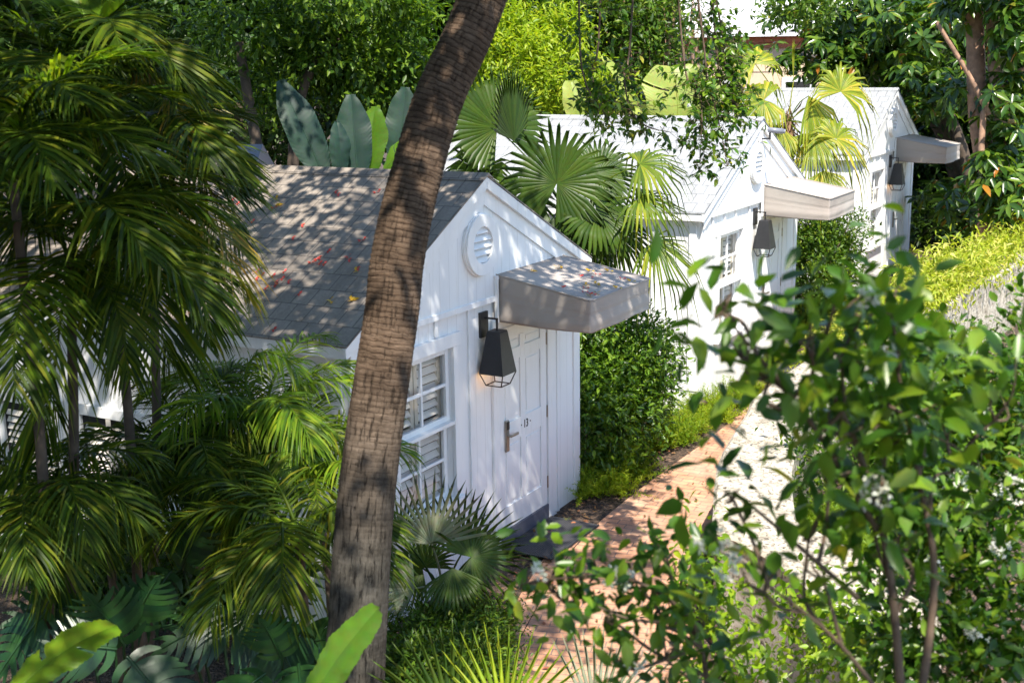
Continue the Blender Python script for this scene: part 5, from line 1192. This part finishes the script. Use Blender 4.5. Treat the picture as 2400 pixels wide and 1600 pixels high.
# ------------------------------------------------------------------ shade tree overhead, with twigs hanging into the view
g = np.array([-1.6, -11.2, gz(-11.2)]); rng = np.random.default_rng(170)
R = root('shade_tree', g, 'leafy shade tree whose thin twigs hang down before the middle roof', 'tree')
tb = LB(); fork = np.array([-1.2, -10.6, 5.6])
limb(tb, [g, g+[.15, .2, 2.5], fork], .32, .2, 14, 12)
for e in ((2.5, -3.2, 8.4), (.2, -3.6, 8.6), (-2.2, -4.5, 8.3), (3.2, -7.4, 8.2), (-3.6, -8.0, 8.2), (1.2, -6.0, 8.8)): limb(tb, [fork-[0, 0, .3], fork*.55+np.array(e)*.45+[0, 0, .5], np.array(e)], .13, .035, 12, 8)
tb.build('trunk', M['bark_dark'], R)
lb = LB(); C = []
holes = [(2.2, -7.1, 1.0), (.4, -5.2, .55), (2.7, -1.9, .5), (1.0, -3.5, .45), (3.4, -6.0, .5), (.1, -2.6, .4), (-1.6, -3.3, .5), (2.0, -5.0, .45)]
while len(C) < 4300:
    x, y = rng.uniform(-9.0, 4.5), rng.uniform(-11.0, -1.0)
    nzv = math.sin(x*2.3+1.3*math.sin(y*1.7))+math.sin(y*2.9+x*.9+2)
    if nzv > 1.15 or any((x-a)**2+(y-b_)**2 < r_*r_ for a, b_, r_ in holes): continue
    if x > (3.3 if y > -5.6 else 5.0)+.5*math.sin(y*2) or y > -1.35+.5*math.sin(x*2.1): continue
    if y > -5.2 and x < 1.4 and rng.uniform() < .4: continue
    C.append((x, y, 7.9+rng.normal()*.35+(.8*rng.uniform() if x < -1 else 0)))
for k in range(420):
    x, y = rng.uniform(1.1, 3.15), rng.uniform(-6.3, -1.9)
    if math.sin(x*3.1+1)+math.sin(y*2.7+x) > 1.35 or (x-2.2)**2+(y+7.1)**2 < 1: continue
    C.append((x, y, 7.5+rng.normal()*.25))
for k in range(700):  # unseen crown patch added over the camera to shade the front shrub
    x, y = rng.uniform(5.4, 9.5), rng.uniform(-13.5, -10.02+.4*math.sin(k))
    C.append((x, y if x < 7.2 else y+.9, 8.0+rng.normal()*.3))
C = np.array(C); sprays(rng, lb, C, np.tile([0, 0, .4], (len(C), 1)), 9, .15, .5, .16, .1, '4', .9)
lb.build('crown', M['leaf_mid'], R)
hang = [[(1359, -60), (1358, 68), (1371, 190), (1400, 240), (1440, 300)], [(1412, -60), (1404, 85), (1385, 170), (1420, 230), (1500, 250)], [(1500, -60), (1477, 102), (1463, 170), (1477, 255), (1514, 296), (1570, 310)], [(1585, -60), (1650, 110), (1655, 177), (1671, 235), (1690, 310), (1705, 390)], [(1560, -60), (1603, 143), (1634, 204), (1645, 262), (1640, 400)], [(1600, -60), (1690, 60), (1700, 150), (1740, 220)], [(1655, 180), (1690, 205), (1725, 245)], [(1645, -60), (1640, 30), (1720, 90), (1730, 140)]]
sk = LB()  # unseen foliage added to block sky light from the left and behind
for c, r_, n in (((-6.6, -6.6, 4.4), (1.9, 3.6, 3.4), 420), ((-3.2, -11.8, 4.8), (3.6, 1.4, 3.2), 420), ((2.4, -15.0, 5.6), (4.2, 1.4, 3.4), 420), ((-9.5, -2.5, 4.5), (2.4, 3.2, 4.0), 380)):
    C, O = blob_points(rng, c, np.array(r_), n, .3); sprays(rng, sk, C, O, 10, .26, .5, .28, .1, '4', .7)
C = []  # unseen high foliage added to darken the trees behind the nearest cottage
while len(C) < 1300:
    x, y = rng.uniform(-12, -2.2), rng.uniform(-1.6, 3.8)
    if y > (2.0 if x > -5.0 else 3.5)+.35*math.sin(x*1.9): continue
    C.append((x, y, 9.2+rng.normal()*.4))
C = np.array(C); sprays(rng, sk, C, np.tile([0, 0, .4], (len(C), 1)), 10, .24, .5, .22, .1, '4', .9)
sk.build('light_blocking_foliage', M['leaf_dark'], R)
tw = LB(); hl = LB()
for k, P in enumerate(hang):
    d = 8.6+.12*k; pts_ = [at(x, y, d+.1*i*(1 if k % 2 else -1)*.5) for i, (x, y) in enumerate(P)]
    pts_[0] = pts_[0]+np.array([0, 0, .9]); limb(tw, pts_, .009, .003, 20, 5)
    Q = curve_pts(pts_, 60)[8:]
    for j in range(3 if k < 2 else 1, len(Q)):
        if rng.uniform() < (.5 if k < 3 else .68): 
            for _ in range(2 if j < 25 else 3):
                c = Q[j]+rng.normal(size=3)*[.05, .05, .05]; e = c+rng.normal(size=3)*[.10, .10, .08]-[0, 0, .03]
                limb(tw, [Q[j], c, e], .002, .0012, 4, 3)
                m = rng.integers(3, 7); t = rng.uniform(.2, 1, m)[:, None]; Pp = c+(e-c)*t
                Dd = unit(e-c)*.5+rn(rng, m)*.9-np.array([0, 0, .35]); Ls = .062*rng.uniform(.7, 1.2, m); hl.add(*leaves(Pp, Dd, rn(rng, m)*.6+np.array([0, -.2, .9]), Ls, Ls*.55, '7'))
tw.build('twigs', M['twig'], R); hl.build('hanging_leaves', M['leaf_shrub'], R)

# ------------------------------------------------------------------ far building and shed
q0 = at(1560, 330, 40); ux = unit(np.array([RT[0], RT[1], 0])); uy = unit(np.array([FW[0], FW[1], 0]))
def far_box(b, a0, a1, d0, d1, z0, z1, o):
    P = [o+ux*a+uy*d for a, d in ((a0, d0), (a1, d0), (a1, d1), (a0, d1))]
    b.prism([(p_[0], p_[1], z0) for p_ in P], (0, 0, z1-z0)); return b
zt = at(1700, 112, 40)[2]; o_ = np.array([q0[0], q0[1], 0]); gzb = gz(q0[1])
R = root('beige_house', (q0[0], q0[1], gzb), 'beige house with terracotta eave board and white roof edge behind the farthest roofs', 'house')
b = MB(); far_box(b, -1.5, 10.8, 0, 7, gzb-.2, zt, o_); b.build('wall', M['beige_wall'], R, world=True)
b = MB(); far_box(b, -1.5, 10.9, -.12, -.02, zt-.02, zt+.30, o_); far_box(b, -1.5, 10.9, -.20, -.125, zt+.14, zt+.305, o_); b.build('eave_board', M['red_fascia'], R, world=True)
b = MB(); far_box(b, -1.8, 11.2, -.5, 7.4, zt+.31, zt+.62, o_); b.build('roof_edge', M['white_trim'], R, world=True)
b = MB(); P = [o_+ux*a for a in (-.6, 1.6, 3.6)]; b.prism([(P[0][0], P[0][1], zt+.62), (P[2][0], P[2][1], zt+.62), (P[1][0], P[1][1], zt+1.75)], tuple(uy*4)); b.build('dormer', M['white_trim'], R, world=True)
b = MB(); far_box(b, -.9, 9, 3, 7, zt+.63, zt+3.2, o_); b.build('upper_wall', M['white_trim'], R, world=True)
b = MB(); far_box(b, .15, .7, 2.9, 2.99, zt+1.2, zt+2.6, o_); b.build('upper_window', M['bark_tan'], R, world=True)
for a in (1.0, 3.6, 6.2): 
    b = MB(); far_box(b, a, a+1.0, -.05, -.005, zt-1.95, zt-.95, o_); f_ = b.build('window', M['white_trim'], R, world=True)
    b = MB(); far_box(b, a+.12, a+.88, -.06, -.051, zt-1.83, zt-1.07, o_); b.build('pane', M['dark_gap'], f_, world=True)
b = MB()
for zz in (-.75, -1.5): far_box(b, -1.5, 10.8, -.02, -.003, zt+zz, zt+zz+.05, o_)
b.build('plaster_band', M['beige_wall'], R, world=True)
q1 = at(2140, 340, 37); R = root('beige_outbuilding', (q1[0], q1[1], gz(q1[1])), 'pale beige wall seen in a gap under the umbrella tree, above the third awning', 'outbuilding')
o1 = np.array([q1[0], q1[1], 0]); b = MB(); far_box(b, -.6, 3.4, 0, 3, gz(q1[1])-.2, at(2200, 250, 37)[2], o1); b.build('wall', M['beige_wall'], R, world=True)
b = MB(); far_box(b, -.7, 3.5, -.5, -.02, at(2200, 338, 36.5)[2]-.25, at(2200, 338, 36.5)[2], o1); b.build('ledge', M['white_trim'], R, world=True)
q2 = at(330, 420, 17.5); R = root('rear_shed', (q2[0], q2[1], gz(q2[1])), 'low shed with bluish grey roof peeping out behind the nearest cottage ridge', 'shed')
o2 = np.array([q2[0], q2[1], 0]); zr = at(400, 352, 17.5)[2]
b = MB(); far_box(b, -.3, 1.4, 0, 2.2, gz(q2[1])-.2, zr-.62, o2); b.build('wall', M['white'], R, world=True)
b = MB(); P = [o2+uy*d for d in (-.25, 1.1, 2.45)]; b.prism([tuple(P[0]+[0, 0, zr-.6]-ux*.5), tuple(P[1]+[0, 0, zr]-ux*.5), tuple(P[2]+[0, 0, zr-.6]-ux*.5)], tuple(ux*2.0)); b.build('roof', M['camera_grey'], R, world=True)

# ------------------------------------------------------------------ fallen petals and leaves
def petal_mesh(name, mat, seed, n=4, s=.032):
    rng = np.random.default_rng(seed); t = np.arange(n)/n*6.28+rng.uniform(0, 6); D = np.stack([np.cos(t), np.sin(t), rng.uniform(.1, .5, n)], 1)
    V, F = leaves(np.zeros((n, 3))+rng.normal(size=(n, 3))*[.012, .012, .002]+[0, 0, .004], D, np.tile([0, 0, 1.0], (n, 1))+rng.normal(size=(n, 3))*.35, s*rng.uniform(.7, 1.3, n), s*.62, '7')
    return mesh_np(name, V, F, mat)
protos = {}
def fallen(px, py, kind, plane, where):
    """plane: point, normal"""
    r = ray(px, py); p0, nrm = plane; t = np.dot(np.array(p0)-CAM, nrm)/np.dot(r, nrm); p = CAM+t*r+np.array(nrm)*.004
    key = (kind, (px*7+py) % 4)
    if key not in protos:
        o = petal_mesh('fallen_petal' if kind == 'r' else 'fallen_leaf', M['petal_red'] if kind == 'r' else M['petal_yellow'], 200+len(protos), 4 if kind == 'r' else 3, .034 if kind == 'r' else .05); protos[key] = o
    else:
        o = protos[key].copy(); COL.objects.link(o)
    o.location = p; q = Vector((0, 0, 1)).rotation_difference(Vector(nrm)); o.rotation_mode = 'QUATERNION'; o.rotation_quaternion = q
    w_ = {'roof': 'lying on the weathered grey roof', 'awn': 'lying on the nearest awning', 'mat': 'lying on the nearest doormat'}[where]
    tags(o, ('small red fallen petals ' if kind == 'r' else 'yellow fallen leaf ')+w_, 'petal' if kind == 'r' else 'leaf', ('red petals ' if kind == 'r' else 'yellow leaves ')+w_)
nroof = unit(np.cross([1, 0, 0], [0, YR+3.36, ZR-2.50])); roofpl = ((0, -3.36, 2.50), nroof)
naw = unit(np.cross([1.0, 0, -.175], [0, 1, 0])); awpl = ((0, 0, 2.70), naw)
for i, (x, y, k) in enumerate([(548, 470, 'r'), (556, 480, 'r'), (650, 470, 'y'), (655, 482, 'y'), (645, 488, 'r'), (590, 522, 'r'), (740, 612, 'r'), (752, 606, 'r'), (748, 620, 'r'), (733, 616, 'r'), (758, 622, 'r'), (815, 604, 'r'), (822, 612, 'r'), (836, 640, 'y'), (842, 632, 'r'), (600, 640, 'r'), (612, 648, 'r'), (638, 650, 'r'), (650, 664, 'r'), (660, 656, 'r'), (644, 672, 'r'), (605, 655, 'r'), (622, 678, 'r'), (832, 703, 'y'), (824, 708, 'y'), (780, 706, 'y'), (700, 692, 'r'), (790, 452, 'r'), (796, 458, 'r'), (885, 452, 'r'), (850, 565, 'r'), (768, 592, 'r'), (690, 560, 'r'), (712, 530, 'r'), (680, 662, 'r'), (664, 640, 'r'), (560, 575, 'r'), (640, 776, 'r'), (520, 690, 'r'), (500, 660, 'r'), (430, 740, 'r'), (450, 735, 'r')]):
    fallen(x, y, k, roofpl, 'roof')
for (x, y, k) in [(1310, 628, 'y'), (1316, 632, 'y'), (1380, 637, 'y'), (1360, 648, 'r'), (1318, 674, 'r'), (1402, 645, 'r'), (1424, 637, 'y'), (1374, 670, 'y'), (1380, 674, 'y'), (1396, 668, 'y'), (1404, 672, 'y'), (1374, 677, 'r'), (1372, 687, 'r'), (1382, 690, 'r'), (1390, 693, 'r'), (1386, 696, 'y'), (1404, 690, 'y'), (1460, 655, 'r'), (1476, 661, 'y'), (1250, 637, 'y'), (1444, 677, 'y'), (1390, 652, 'r')]:
    fallen(x, y, k, awpl, 'awn')
fallen(1287, 1248, 'r', ((0, 0, .036), np.array([0, 0, 1.0])), 'mat')
rng = np.random.default_rng(210); lb = LB(); C = []
while len(C) < 2600:
    y = rng.uniform(-6, 8); u = rng.choice([-1, 1])
    i = int(np.argmin(np.abs(pc[:, 1]-y))); hw = np.interp(y, [-6, -2.5, 0, 3, 12], [.75, .72, .60, .42, .45])
    x = pc[i][0]+u*(hw+abs(rng.normal())*.35)-(.12 if u < 0 else 0)
    if rng.uniform() < .08: x = pc[i][0]+rng.uniform(-hw, hw)
    if x < .08 and -3.3 < y < .75: continue
    C.append((x, y, gz(y)+.022+abs(rng.normal())*.008))
C = np.array(C); D = rn(rng, len(C))*[1, 1, .25]; Ls = rng.uniform(.03, .075, len(C)); lb.add(*leaves(C, D, np.tile([0, 0, 1.0], (len(C), 1))+rn(rng, len(C))*.5, Ls, Ls*.45, '7'))
o = lb.build('leaf_litter', M['dead']); o['kind'] = 'stuff'; o['label'] = 'dry brown and reddish leaf litter along the brick path edges'
